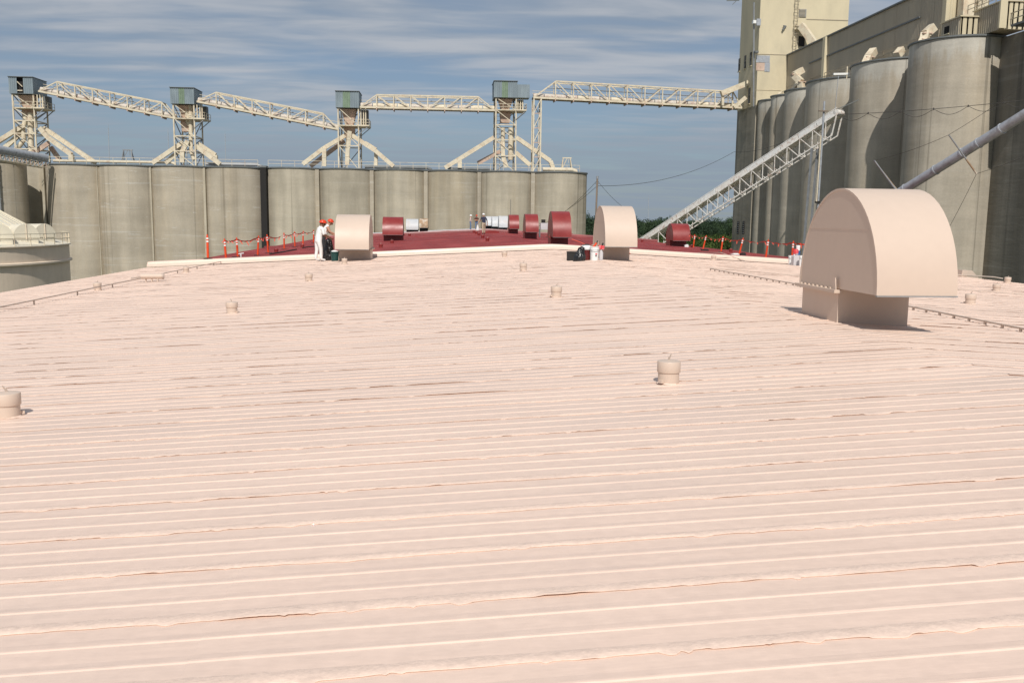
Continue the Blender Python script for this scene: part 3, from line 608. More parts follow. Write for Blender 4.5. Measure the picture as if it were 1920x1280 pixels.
# ------------------------------------------------------------------ transfer towers on the silo decks
TY = 156.5
def chute(t, pts, w, h=None, m='cream'):
    n = len(pts)
    for i in range(n-1):
        o = member(t, 'chute_section', pts[i], pts[i+1], w, m, h)
def tower(label, pxl, pxr, ytop, ybot, plat, levels, chutes, side_box=False, open_panel=False, green=(.34, .62), depth=5.0, pipes=(), hopper=(.15, .9)):
    a, c = at(pxl, 300, TY), at(pxr, 300, TY); xl, xr = a.x, c.x; zt = at(pxl, ytop, TY).z; zb = at(pxl, ybot, TY).z; zd = ST+.28
    t = thing('transfer_tower', ((xl+xr)/2, TY+depth/2, zd), label, 'conveyor tower', 'conveyor transfer towers on the silos')
    ya, yb = TY, TY+depth
    for x in (xl, xr):
        for y in (ya, yb): member(t, 'leg', (x, y, zd), (x, y, zb), .21, 'cream')
    zs = [at(pxl, q, TY).z for q in levels]
    full = [zd] + sorted(zs) + [zb]
    for z in zs:
        for y in (ya, yb): member(t, 'beam', (xl, y, z), (xr, y, z), .16, 'cream')
        for x in (xl, xr): member(t, 'beam', (x, ya, z), (x, yb, z), .16, 'cream')
    for i in range(len(full)-1):
        z0, z1 = full[i]+.05, full[i+1]-.05
        member(t, 'brace', (xl+.1, ya, z1), (xr-.1, ya, z0), .12, 'cream')
        member(t, 'brace', (xl+.1, yb, z0), (xr-.1, yb, z1), .13, 'grey')
        member(t, 'brace', (xr, ya+.1, z0), (xr, yb-.1, z1), .12, 'grey'); member(t, 'brace', (xl, ya+.1, z1), (xl, yb-.1, z0), .12, 'grey')
    # clad head box: ribbed sheets
    bx0, bx1 = xl-.35, xr+.15; pit = .42; n = int((bx1-bx0)/pit)
    def sheet(x0, x1, m, y):
        ys = []; k = x0
        mb = MB(); nn = max(2, int((x1-x0)/.3)); V = []; q = []
        for i in range(nn):
            xx = x0+(x1-x0)*i/nn; d = (x1-x0)/nn; q += [(xx, 0), (xx+d*.55, 0), (xx+d*.65, -.05), (xx+d*.9, -.05)]
        q.append((x1, 0)); V = [(px, y+py, z) for z in (zb, zt) for px, py in q]; nq = len(q)
        mb.add(V, [(i, i+1, nq+i+1, nq+i) for i in range(nq-1)]); return mb.build('cladding_sheet', m, t)
    w = bx1-bx0; yf = ya-.3
    g0, g1 = bx0+w*green[0], bx0+w*green[1]
    sheet(bx0, g0, 'blue', yf)
    if not open_panel: sheet(g0, g1, 'green', yf)
    else:
        mb = MB(); mb.box(((g0+g1)/2, yf+.5, (zb+zt)/2), (g1-g0, .1, zt-zb)); mb.build('dark_interior', 'dark', t)
        member(t, 'bracing', (g0, yf+.1, zb+1.9), (g0+.8, yf+.1, zb+1.1), .12, 'cream'); member(t, 'bracing', (g0, yf+.1, zb+.5), (g1-.2, yf+.1, zb+.5), .15, 'cream')
        sheet(g0, g1, 'green', yf+.62)
    sheet(g1, bx1, 'blue', yf)
    mb = MB(); mb.box((bx0+.03, (yf+yb)/2, (zb+zt)/2), (.06, yb-yf-.06, zt-zb-.02)); mb.box((bx1-.03, (yf+yb)/2, (zb+zt)/2), (.06, yb-yf-.06, zt-zb-.02)); mb.box(((bx0+bx1)/2, yb, (zb+zt)/2), (w-.2, .06, zt-zb-.02)); mb.build('side_cladding', 'blue', t)
    mb = MB(); mb.box(((bx0+bx1)/2, (yf+yb)/2-.05, zt+.04), (w+.16, yb-yf+.25, .09)); mb.build('roof', 'trim', t)
    mb = MB(); mb.box(((bx0+bx1)/2, (yf+yb)/2, zb+.06), (w-.15, yb-yf-.15, .1)); mb.build('floor', 'trim', t)
    if side_box:
        x1 = at(993, 160, TY).x; mb = MB(); mb.box(((bx1+x1)/2+.02, TY+1.2, (zb+zt)/2-.2), (x1-bx1, 2.6, zt-zb-.5)); mb.build('side_box', 'blue', t)
    # hopper below the head and platform to the right
    zp = at(pxl, plat, TY).z; xm = (xl+xr)/2; hz0 = zb-.1; hz1 = zp-hopper[1]*2.2
    hw = (xr-xl)*.36; mb = MB(); yc = TY+2.0
    V = [(xm+sx*hw, yc+sy*hw, hz0) for sx, sy in ((-1, -1), (1, -1), (1, 1), (-1, 1))] + [(xm+sx*hw*.55, yc+sy*hw*.55, zp+.2) for sx, sy in ((-1, -1), (1, -1), (1, 1), (-1, 1))] + [(xm+sx*hw*.75, yc+sy*hw*.75, zp-.5) for sx, sy in ((-1, -1), (1, -1), (1, 1), (-1, 1))] + [(xm+sx*hw*.6, yc+sy*hw*.6, hz1) for sx, sy in ((-1, -1), (1, -1), (1, 1), (-1, 1))]
    Fq = []
    for i in range(3): Fq += [(i*4+k, i*4+(k+1) % 4, i*4+4+(k+1) % 4, i*4+4+k) for k in range(4)]
    mb.add(V, Fq+[(0, 1, 2, 3), (12, 13, 14, 15)]); mb.build('hopper', 'pinkpaint', t)
    xo = xr+1.75; mb = MB(); mb.box(((xr+xo)/2, TY+1.7, zp), (xo-xr, 4.2, .22)); mb.box(((xl+xr)/2, TY+2, zp), (xr-xl-.3, 3.6, .16)); mb.build('platform', 'cream', t)
    for (p, q) in (((xr, TY-.35), (xo, TY-.35)), ((xo, TY-.35), (xo, TY+3.7)), ((xl+.2, TY-.12), (xr-.2, TY-.12))):
        for f in (.5, 1.0): member(t, 'rail', (p[0], p[1], zp+f), (q[0], q[1], zp+f), .06, 'cream')
        for k in range(4): r = lerp((*p, zp), (*q, zp), k/3); member(t, 'rail_post', r, r+Vector((0, 0, 1)), .06, 'cream')
    member(t, 'knee_brace', (xr, TY-.2, zp-1.5), (xo, TY-.2, zp), .12, 'grey'); member(t, 'knee_brace', (xr, TY+3.4, zp-1.5), (xo, TY+3.4, zp), .12, 'grey')
    mb = MB(); mb.box((xr+.9, TY+2.9, (zp+zb)/2), (1.1, 1.3, zb-zp-.1)); mb.build('drive_housing', 'trim', t)
    for dx in (.35, .8, 1.15): member(t, 'screen_post', (xr+dx, TY+.6, zp), (xr+dx, TY+.6, zb), .16, 'cream')
    for k in range(14): member(t, 'ladder_rung', (xl+.35, TY+3.6, zd+.6+k*.75), (xl+.95, TY+3.6, zd+.6+k*.75), .06, 'cream')
    for dx in (.35, .95): member(t, 'ladder_stile', (xl+dx, TY+3.6, zd), (xl+dx, TY+3.6, zd+11), .07, 'cream')
    for ch in chutes:
        pts = [at(q[0], q[1], TY+q[2]) for q in ch['p']]; chute(t, pts, ch.get('w', .75)*.85, ch.get('h', .8)*.85, ch.get('m', 'cream'))
        for i in range(len(pts)-1):
            L = (pts[i+1]-pts[i]).length; k = max(1, int(L/2.2)); d = (pts[i+1]-pts[i]).normalized()
            for j in range(1, k+1):
                q = lerp(pts[i], pts[i+1], j/(k+1)); member(t, 'flange', q-d*.05, q+d*.05, ch.get('w', .75)*.85+.06, 'cream', ch.get('h', .8)*.85+.06)
    for (pts, r) in pipes:
        mb = MB(); mb.tube([at(q[0], q[1], TY+q[2]) for q in pts], r, 12); mb.build('downpipe', 'cream', t)
    return t
tower('leftmost blue-headed conveyor tower with a missing cladding sheet', 30.5, 69.5, 145, 176, 202, (202, 226, 250, 279),
      [dict(p=[(44, 236, 1.0), (-30, 282, .6)], w=.8), dict(p=[(44, 246, 1.6), (6, 280, 1.2), (-2, 292, 1.2)], w=.7), dict(p=[(75, 240, .8), (90, 258, .8), (134, 290, .6), (134, 303, .6)], w=.9), dict(p=[(82, 240, 2.2), (180, 306, 2.0)], w=.85), dict(p=[(92, 268, 1.4), (62, 288, 1.0)], w=.7, m='pinkpaint'), dict(p=[(95, 276, 3), (114, 303, 3)], w=.6, m='pinkpaint')],
      open_panel=True, green=(.34, .60), pipes=(([(57, 212, 1.2), (57, 232, 1.2), (58, 245, 1.2), (59, 283, 1.0), (50, 290, .8)], .42), ([(48, 212, 1.5), (47, 228, 1.4), (43, 240, 1.3), (45, 262, 1.2), (38, 272, 1.1), (28, 283, .9)], .38), ([(64, 214, 2), (66, 240, 2)], .4)))
tower('second blue-headed conveyor tower from left, with a green stained sheet', 328.5, 367, 165, 195, 222, (222, 255, 283),
      [dict(p=[(342, 268, 1.0), (286, 306, .6)], w=.8), dict(p=[(340, 280, 1.6), (310, 306, 1.2)], w=.6), dict(p=[(352, 264, .4), (342, 284, .3), (342, 305, .3)], w=.75), dict(p=[(368, 274, .6), (413, 308, .4)], w=.85), dict(p=[(372, 270, 1.8), (404, 291, 1.6), (404, 300, 1.6)], w=.75)],
      green=(.36, .60), pipes=(([(357, 198, 1.0), (358, 283, 1.0), (364, 300, .8)], .34), ([(350, 205, 1.2), (351, 228, 1.2), (355, 236, 1.1)], .3)))
tower('third blue-headed conveyor tower from left, with a solid green stripe', 635, 673, 171.5, 202, 235, (235, 273),
      [dict(p=[(648, 254, .8), (606, 279, .6), (568, 308, .5)], w=.8), dict(p=[(608, 278, .3), (608, 312, .3)], w=.6), dict(p=[(646, 264, 2.2), (582, 312, 2.0)], w=.7, m='pinkpaint'), dict(p=[(655, 246, .3), (652, 278, .2), (651, 309, .2)], w=.7), dict(p=[(660, 254, .8), (704, 283, .6), (738, 312, .5)], w=.8), dict(p=[(684, 268, 1.6), (705, 281, 1.4), (705, 312, 1.2)], w=.65)],
      green=(.31, .62))
tower('rightmost blue-headed conveyor tower with an extra side box', 929, 966.5, 152.5, 183, 206, (206, 234, 262, 292),
      [dict(p=[(926, 258, .6), (834, 315, .4)], w=.95), dict(p=[(862, 297, .3), (862, 315, .3)], w=.55), dict(p=[(938, 284, 2.6), (896, 306, 2.4)], w=.7, m='pinkpaint'), dict(p=[(968, 258, .6), (1032, 302, .4), (1037, 316, .4)], w=.95), dict(p=[(967, 286, 1.6), (994, 310, 1.5)], w=.7), dict(p=[(942, 265, .4), (943, 292, .4), (950, 314, .3)], w=.7)],
      side_box=True, green=(.34, .60), pipes=(([(943, 240, 1.2), (943, 294, 1.2)], .35), ([(958, 240, 1.8), (957, 300, 1.8)], .45)))
a = at(998, 315, TY); c = at(1015, 315, TY)
t = thing('support_bent', (a.x, TY, ST+.28), 'slim cream support frame under the conveyor right of the last tower', 'support frame')
ztp = at(998, 186, TY).z; x0, x1 = at(999.5, 250, TY).x, at(1013, 250, TY).x
for x in (x0, x1):
    for y in (TY-.6, TY+2): member(t, 'leg', (x, y, ST+.28), (x, y, ztp), .22, 'cream')
for k in range(5):
    z0 = ST+.4+(ztp-ST-.4)*k/5; z1 = ST+.4+(ztp-ST-.4)*(k+1)/5
    member(t, 'brace', (x0, TY-.6, z0), (x1, TY-.6, z1), .13, 'cream'); member(t, 'brace', (x1, TY+2, z0), (x0, TY+2, z1), .11, 'grey')
    if k: member(t, 'beam', (x0, TY-.6, z0), (x1, TY-.6, z0), .13, 'pinkpaint')

# ------------------------------------------------------------------ conveyor bridges (trusses)
def bridge(label, bl, br, tl, tr, n, Yl, Yr, W=2.3, endl=True, endr=True, ndir=None):
    """bl/br: ends of the bottom chord (pixel), tl/tr: ends of the top chord."""
    B0, B1, T0, T1 = at(*bl, Yl), at(*br, Yr), at(*tl, Yl), at(*tr, Yr)
    t = thing('conveyor_bridge', B0, label, 'conveyor', 'truss conveyor bridges between the towers')
    d = (B1-B0); d.z = 0; nrm = Vector((-d.y, d.x, 0)).normalized()
    if nrm.y < 0: nrm = -nrm
    off = nrm*W
    f0 = (T0-B0).dot(d)/d.dot(d); f1 = (T1-B0).dot(d)/d.dot(d)
    for o in (Vector(), off):
        w = 1 if o.length < .1 else .8
        member(t, 'bottom_chord', B0+o, B1+o, .26*w, 'cream', .30*w); member(t, 'top_chord', T0+o, T1+o, .22*w, 'cream')
        for i in range(n+1):
            p = lerp(T0, T1, i/n); q = lerp(B0, B1, f0+(f1-f0)*i/n); member(t, 'vertical', q+o, p+o, .17*w, 'cream')
            if i < n:
                p2 = lerp(T0, T1, (i+1)/n); q2 = lerp(B0, B1, f0+(f1-f0)*(i+1)/n)
                if i < n/2: member(t, 'diagonal', p+o, q2+o, .15*w, 'cream')
                else: member(t, 'diagonal', q+o, p2+o, .15*w, 'cream')
        if endl: member(t, 'diagonal', B0+o, T0+o, .17*w, 'cream')
        if endr: member(t, 'diagonal', B1+o, T1+o, .17*w, 'cream')
    for i in range(n+1):
        p = lerp(T0, T1, i/n); q = lerp(B0, B1, f0+(f1-f0)*i/n); member(t, 'cross_beam', p, p+off, .12, 'cream'); member(t, 'floor_beam', q-nrm*.25-Vector((0, 0, .2)), q+off-Vector((0, 0, .2)), .16, 'pinkpaint', .4)
        if i < n: member(t, 'top_brace', p, lerp(T0, T1, (i+1)/n)+off, .1, 'cream')
    u = Vector((0, 0, 1))
    mb = MB(); q0, q1 = B0+nrm*.5+u*.10, B1+nrm*.5+u*.10
    mb.bar(q0+nrm*.9, q1+nrm*.9, 2.1, .08); mb.build('walkway_floor', 'trim', t)
    # hooped belt covers, one hood section after another
    L = (B1-B0).length; k = int(L/1.9)
    for j in range(k):
        p, q = lerp(B0, B1, (j+.03)/k)+nrm*.75+u*.35, lerp(B0, B1, (j+.97)/k)+nrm*.75+u*.35
        mb = MB(); mb.tube([p, q], .42+.03*random.random(), 10); mb.build('belt_cover', random.choice(['cover', 'cover', 'cream', 'cover']), t)
    for hh in (.95, 1.35): member(t, 'handrail', B0+nrm*1.9+u*hh, B1+nrm*1.9+u*hh, .06, 'cream')
    member(t, 'service_pipe', lerp(T0, B0, .35)+nrm*1.2, lerp(T1, B1, .35)+nrm*1.2, .16, 'grey', kind='rod')
    return t
bridge('truss conveyor sloping down from the leftmost tower to the second', (72, 171), (329, 222), (107, 153.5), (303, 192), 6, TY, TY)
bridge('truss conveyor sloping down from the second tower to the third', (369, 190.5), (634, 242.5), (405, 173.5), (606, 213), 6, TY, TY)
bridge('level truss conveyor between the third tower and the rightmost one', (675, 201), (928, 207), (706, 178), (897, 182), 6, TY, TY)
YB = 154.0
bridge('long truss conveyor from the rightmost tower to the cream headhouse', (1000, 183), (1391, 202.5), (1042, 152.5), (1374, 172), 10, TY, YB+3)
a = at(1393, 166, YB+2); c = at(1360, 182, YB+2); t = thing('bridge_chute', a, 'short cream chute slanting onto the end of the long conveyor', 'chute')
chute(t, [at(1402, 156, YB+2), at(1352, 176, YB+2)], .9, .9); member(t, 'chute_leg', at(1355, 176, YB+2), at(1355, 198, YB+2), .4, 'cream'); chute(t, [at(1398, 183, YB), at(1376, 202, YB)], .6, .6)

# hoist frames on the decks
def hoist(label, px, py, s, m='grey'):
    p = at(px, py, 158); t = thing('deck_hoist', p, label, 'hoist')
    w = .9*s; h = 2.0*s
    for sx in (-1, 1):
        member(t, 'leg', p+Vector((sx*w, 0, 0)), p+Vector((sx*w*.7, .5, h)), .14, m); member(t, 'leg', p+Vector((sx*w, 1.2, 0)), p+Vector((sx*w*.7, .5, h)), .14, m)
    member(t, 'beam', p+Vector((-w*.9, .5, h)), p+Vector((w*1.0, .5, h)), .18, m); member(t, 'hook_line', p+Vector((w*.4, .5, h)), p+Vector((w*.4, .5, h*.55)), .06, m); member(t, 'brace', p+Vector((-w, 0, 0)), p+Vector((w*.1, .5, h)), .09, m)
hoist('small grey hoist frame on the left silo deck', 238, 303, .95); hoist('small cream hoist frame at the right end of the centre deck', 1063, 317, .95, 'cream')

# left covered belt conveyor
t = thing('belt_conveyor', at(-20, 300, 138), 'covered belt conveyor with rounded grey hood entering at the left edge', 'conveyor')
A, B = at(-60, 277, 134), at(86, 303, 149)
d = (B-A).normalized(); nr = Vector((-d.y, d.x, 0)).normalized(); u = Vector((0, 0, 1))
n = 9
for k in range(n):
    mb = MB(); p, q = lerp(A, B, (k+.02)/n)+u*.5, lerp(A, B, (k+.98)/n)+u*.5; mb.tube([p, q], .62, 14); mb.build('belt_hood', 'duct', t)
for s in (-.7, .7):
    for z in (-.15, -1.0): member(t, 'chord', A+nr*s+u*z, B+nr*s+u*z, .13, 'trim' if z > -.5 else 'cream')
    for k in range(2*n): p = lerp(A, B, k/(2*n)); q = lerp(A, B, (k+1)/(2*n)); member(t, 'web', p+nr*s-u*.15, p+nr*s-u*1.0, .1, 'pinkpaint'); member(t, 'web', p+nr*s-u*1.0, q+nr*s-u*.15, .07, 'cream')
railing('cream railing beside the covered belt conveyor at the left edge', at(20, 303, 146), at(90, 305, 150), 7)

# ------------------------------------------------------------------ cone roofed tank at the left
TC = Vector((-45.9, 80, 0)); TR = 13.7; TZ = 15.35
t = thing('storage_tank', (TC.x, TC.y, 0), 'cream steel tank with conical roof at the left edge', 'tank')
mb = MB(); mb.lathe([(TR, 0), (TR, TZ-1.55)], TC, 96); mb.build('shell', 'tank', t)
mb = MB(); mb.lathe([(TR, TZ-1.55), (TR+.22, TZ-1.5), (TR+.22, TZ-1.36), (TR+.02, TZ-1.30), (TR+.02, TZ-.12), (TR+.16, TZ-.08), (TR+.16, TZ)], TC, 96); mb.build('rim_band', 'tank', t)
mb = MB(); mb.lathe([(TR+.16, TZ), (TR-1.2, TZ+.35), (1.2, TZ+7.0), (.01, TZ+7.1)], TC, 96); mb.build('cone_roof', 'tankroof', t)
for k in range(36):
    an = rad(-100+k*5.4); member(t, 'roof_seam', TC+Vector((math.cos(an)*(TR-1.2), math.sin(an)*(TR-1.2), TZ+.38)), TC+Vector((math.cos(an)*1.4, math.sin(an)*1.4, TZ+7.02)), .06, 'tankroof')
for k in range(-16, 10):
    an = rad(k*7-30); p = TC+Vector((math.cos(an)*(TR+.05), math.sin(an)*(TR+.05), TZ)); member(t, 'rail_post', p, p+Vector((0, 0, .95)), .05, 'cream')
    an2 = rad((k+1)*7-30); q = TC+Vector((math.cos(an2)*(TR+.05), math.sin(an2)*(TR+.05), TZ))
    for h in (.5, .95): member(t, 'rail', p+Vector((0, 0, h)), q+Vector((0, 0, h)), .045, 'cream')
for (ad, w) in ((-25, 1.05), (-12, 1.0), (1, 1.0)):                      # rounded roof vents round the rim
    an = rad(ad); rv = Vector((math.cos(an), math.sin(an), 0)); tv = Vector((-math.sin(an), math.cos(an), 0)); c0 = TC+rv*(TR-1.0)+Vector((0, 0, TZ+.25)); an -= rad(38); rv = Vector((math.cos(an), math.sin(an), 0)); tv = Vector((-math.sin(an), math.cos(an), 0)); mb = MB(); nn = 16
    V = []
    for q in (0, -2.6):
        V += [c0+rv*q + tv*(w*math.cos(math.pi*k/nn)) + Vector((0, 0, .35+1.15*math.sin(math.pi*k/nn)*(1 if q == 0 else .95))) for k in range(nn+1)]
    mb.add(V, [(k, k+1, nn+2+k, nn+1+k) for k in range(nn)], True); mb.add(V[:nn+1], [tuple(range(nn+1))]); dm = mb.build('roof_vent', 'tankroof', t)
    mb = MB(); mb.bar(c0+rv*.05+Vector((0, 0, .25)), c0+rv*.05+Vector((0, 0, 1.5)), .05); mb.build('vent_rib', 'tank', dm)
    mb = MB(); mb.bar(c0-rv*1.4+Vector((0, 0, .1)), c0-rv*.05+Vector((0, 0, .1)), 2*w-.2, .6); mb.build('vent_curb', 'tankroof', dm)
an = rad(-46); rv = Vector((math.cos(an), math.sin(an), 0)); tv = Vector((-math.sin(an), math.cos(an), 0))
st0, st1 = TC+rv*(TR-.9)+Vector((0, 0, TZ+.5)), TC+rv*2+Vector((0, 0, TZ+6.9))
for s in (-.45, .45):
    member(t, 'stair_stringer', st0+tv*s, st1+tv*s, .09, 'tankroof', .2); member(t, 'stair_rail', st0+tv*s+Vector((0, 0, .9)), st1+tv*s+Vector((0, 0, .9)), .05, 'tankroof')
    for k in range(14): p = lerp(st0, st1, k/13)+tv*s; member(t, 'rail_post', p, p+Vector((0, 0, .9)), .045, 'tankroof')
for k in range(34): p = lerp(st0, st1, (k+.5)/34); member(t, 'stair_tread', p-tv*.42, p+tv*.42, .16, 'tank', .05)
p = TC+Vector((math.cos(rad(-40)), math.sin(rad(-40)), 0))*(TR-.5)+Vector((0, 0, TZ+.1))
t = thing('control_cabinet', p, 'small dark green rimmed cabinet at the foot of the tank roof stair', 'cabinet')
mb = MB(); mb.box(p+Vector((0, 0, .35)), (1.0, .7, .7)); mb.build('cabinet', 'tank', t)
for sx in (-1, 1):
    for sy in (-1, 1): member(t, 'frame_post', p+Vector((sx*.55, sy*.4, 0)), p+Vector((sx*.55, sy*.4, 1.35)), .06, 'gbin')
for h in (.95, 1.35): member(t, 'frame_rail', p+Vector((-.55, -.4, h)), p+Vector((.55, -.4, h)), .06, 'gbin')
mb = MB(); mb.tube([p+Vector((-.9, -.3, .2)), p+Vector((-.4, -.3, .2))], .17, 10); mb.build('valve', 'maroon', t)

# ------------------------------------------------------------------ grain elevator on the right
EX = 53.0; EH = 37.6
tang = [(1690, 5.06), (1585, 6.4), (1504, 6.4), (1465, 4.1), (1440, 2.95), (1417, 2.9)]
GE = 'silos of the right-hand elevator'
labs = ['wide concrete silo behind the grey duct with a pale stained rim', 'concrete silo at right, second from the big hood leftwards, crossed by diagonal shade', 'concrete silo at right behind the top of the inclined conveyor', 'narrow elevator silo right of the two slimmest ones', 'slim elevator silo, second from the headhouse wall', 'slim elevator silo next to the headhouse base']
for (px, R), lab in zip(tang, labs):
    q = atx(px, 300, EX); a_ = math.atan2(EX, q.y); c0 = Vector((EX+R*math.cos(a_), q.y-R*math.sin(a_), 0))
    t = thing('concrete_silo', c0, lab, 'silo', GE)
    mb = MB(); mb.lathe([(R, 0), (R, EH)], c0, 96); mb.build('wall', 'conC', t)
    mb = MB(); mb.lathe([(R+.02, EH-.02), (R+.16, EH+.03), (R+.16, EH+.2), (.01, EH+.3)], c0, 96); mb.build('roof_slab', 'trim', t)
t = thing('link_wall', (EX+9, 110, 0), 'recessed concrete wall closing the gaps between the elevator silos', 'wall')
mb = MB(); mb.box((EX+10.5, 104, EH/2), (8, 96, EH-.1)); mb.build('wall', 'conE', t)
mb = MB(); mb.box((EX+5.0, 131, EH/2-.05), (3.0, 42, EH-.2)); mb.build('infill_wall', 'conC', t)
# headhouse
hy0, hy1 = 151.5, 161.0; hx0 = EX-.2; hx1 = at(1592, 5, hy0).x
t = thing('headhouse', ((hx0+hx1)/2, hy0, 0), 'tall cream painted concrete headhouse tower rising out of the top of the photo', 'tower')
mb = MB(); mb.box(((hx0+hx1)/2, (hy0+hy1)/2, (EH-.4)/2), (hx1-hx0, hy1-hy0, EH-.4)); mb.build('base', 'conD', t)
mb = MB(); mb.box(((hx0+hx1)/2, (hy0+hy1)/2, (EH-.4+72)/2), (hx1-hx0+.06, hy1-hy0+.06, 72-EH+.4)); mb.build('shaft', 'creamwall', t)
xf = hx0-.06
for (px, py, w, h) in ((1386, 122, .9, 2.2), (1397, 116.5, .9, 2.2), (1407.5, 111, .9, 2.2), (1404.5, 180, .9, 2.6)):
    q = atx(px, py, xf); wd = MB(); wd.box((xf+.02, q.y, q.z), (.06, w, h)); wd = wd.build('window', 'dark', t)
    mb = MB(); mb.box((xf-.04, q.y, q.z-h/2-.08), (.16, w+.2, .12)); mb.build('sill', 'creamwall', wd)
    mb = MB(); mb.box((xf-.03, q.y, q.z), (.05, .07, h)); mb.box((xf-.03, q.y, q.z+.1), (.05, w, .07)); mb.build('frame', 'trim', wd)
yf = hy0-.06
def fpatch(name, x0, y0, x1, y1, m, d=.06):
    a, c = at(x0, y0, yf), at(x1, y1, yf); mb = MB(); mb.box(((a.x+c.x)/2, yf-d/2, (a.z+c.z)/2), (abs(c.x-a.x), d, abs(c.z-a.z))); return mb.build(name, m, t)
lv = fpatch('louvre', 1498, 17.5, 1511, 33, 'grey', .08)
for k in range(6): q0 = at(1498.6, 19+k*2.4, yf-.1); q1 = at(1510.4, 19+k*2.4, yf-.1); mb = MB(); mb.bar(q0, q1, .1, .09); mb.build('louvre_blade', 'clad', lv)
fpatch('repair_patch', 1418, 104, 1443, 118, 'duct', .03); fpatch('repair_patch', 1434, 118, 1443, 135, 'duct', .03); fpatch('repair_patch', 1418, 118, 1433.5, 133, 'pinkpaint', .02); fpatch('vent_box', 1418, 36, 1425, 49, 'duct', .3)
fpatch('pour_joint', 1416, 102, 1484, 102.9, 'clad', .04); fpatch('pour_joint', 1416, 169, 1464, 169.9, 'clad', .04); fpatch('pour_joint', 1512, 37, 1590, 37.9, 'clad', .04)
mb = MB(); mb.bar(at(1472, 50, yf-.3), at(1467, 57, yf-.3), .22); mb.bar(at(1469, 49, yf-.3), at(1474, 50, yf-.1), .2); mb.build('wall_bracket', 'trim', t)
mb = MB(); mb.tube([at(1413.8, 5, yf-.1), at(1413, 200, yf-.1)], .14, 8); mb.build('downpipe', 'grey', t)
lam = at(1414, 42, yf-.6); mb = MB(); mb.box(lam, (.5, .7, .5)); mb.bar(lam, lam+Vector((.3, .5, .1)), .12); mb.build('floodlight', 'refl', t)
lam = at(1418, 98, yf-.6); mb = MB(); mb.box(lam, (.6, .7, .3)); mb.bar(lam, lam+Vector((.3, .5, .3)), .12); mb.build('floodlight', 'trim', t)
t = thing('caged_ladder', at(1490, 100, yf-.4), 'caged ladder up the cream face of the headhouse', 'ladder')
zl0, zl1 = at(1486, 104, yf).z, 66; xl = at(1487, 60, yf).x
for dx in (0, .55): member(t, 'stile', (xl+dx, yf-.35, zl0), (xl+dx, yf-.35, zl1), .07, 'clad')
k = zl0
while k < zl1: member(t, 'rung', (xl, yf-.35, k), (xl+.55, yf-.35, k), .05, 'clad'); k += .45
k = zl0+2
while k < zl1:
    mb = MB(); mb.tube([(xl-.05, yf-.3, k), (xl-.12, yf-.75, k), (xl+.27, yf-1.05, k), (xl+.67, yf-.75, k), (xl+.6, yf-.3, k)], .035, 6); mb.build('cage_hoop', 'clad', t); k += 1.3
t = thing('roof_spout', at(1500, 50, yf-.6), 'cream spout slanting from headhouse down to the gallery roof', 'chute')
chute(t, [at(1502, 48, yf-.9), at(1530, 87, yf-3.0)], 1.1, 1.1); member(t, 'spout_rail', at(1497, 52, yf-.6), at(1524, 88, yf-3.0), .12, 'trim'); member(t, 'platform', at(1491, 50, yf-.8), at(1502, 50, yf-.8), .9, 'clad', .15)
mb = MB(); mb.box(at(1503, 78, yf-.2), (1.0, .12, 1.6)); mb.build('doorway', 'dark', t)
# antenna arm at the headhouse top
q = at(1376, 2, 153.0); t = thing('bracket_arm', q, 'small dark bracket arm jutting from the headhouse at the top edge', 'bracket'); member(t, 'arm', q+Vector((-1.2, 0, 0)), q+Vector((.9, 0, .1)), .14, 'trim'); member(t, 'strut', q+Vector((-.2, 0, -.6)), q+Vector((.4, 0, 0)), .1, 'trim')
# conveyor gallery along the silo tops
GX = 57.8; gz0, gz1 = EH+.35, CZ + .472*GX; gy0, gy1 = 103.0, 151.3
t = thing('belt_gallery', (GX+2.4, (gy0+gy1)/2, gz0), 'long ribbed cream metal gallery along the tops of the elevator silos', 'gallery')
def ribwall(parent, name, p0, p1, z0, z1, m, pit=.30, dep=.06):
    p0, p1 = Vector((*p0, 0)), Vector((*p1, 0)); L = (p1-p0).length; d = (p1-p0)/L; nr = Vector((-d.y, d.x, 0)); n = max(2, int(L/pit)); q = []
    for i in range(n): s = L*i/n; w = L/n; q += [(s, 0), (s+w*.45, 0), (s+w*.58, dep), (s+w*.85, dep)]
    q.append((L, 0)); V = [(*(p0+d*s+nr*o).xy, z) for z in (z0, z1) for s, o in q]; k = len(q)
    return MB().add(V, [(i, i+1, k+i+1, k+i) for i in range(k-1)]).build(name, m, parent)
GW = 4.6
npan = 16
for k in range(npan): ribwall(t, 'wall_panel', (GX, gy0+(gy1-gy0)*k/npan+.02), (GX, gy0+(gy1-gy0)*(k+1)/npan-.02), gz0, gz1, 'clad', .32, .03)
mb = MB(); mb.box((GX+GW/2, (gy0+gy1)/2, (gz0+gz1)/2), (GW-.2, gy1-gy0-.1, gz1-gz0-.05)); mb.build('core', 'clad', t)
ribwall(t, 'end_wall', (GX+GW, gy0-.03), (GX, gy0-.03), gz0, gz1, 'creamwall', .5, -.06)  # lighter cream puts sunlight into the end wall's colour
mb = MB(); mb.box((GX+GW/2, (gy0+gy1)/2, gz1+.1), (GW+.5, gy1-gy0+.3, .2)); mb.build('roof', 'trim', t)
for px in (1548,): q = atx(px, 130, GX); mb = MB(); mb.box((GX-.25, q.y, (gz0+gz1)/2), (.5, .9, gz1-gz0+.1)); mb.build('pilaster', 'creamwall', t)
mb = MB(); mb.box((GX-.1, gy0+.35, (gz0+gz1)/2), (.4, .8, gz1-gz0+.1)); mb.build('corner_post', 'creamwall', t)
mb = MB(); mb.bar((GX-.12, 109, gz0+4.6), (GX-.12, 142, gz0+4.6), .12, .2); mb.build('cable_tray', 'trim', t)
for k, h in enumerate((.9, 1.8)): pass
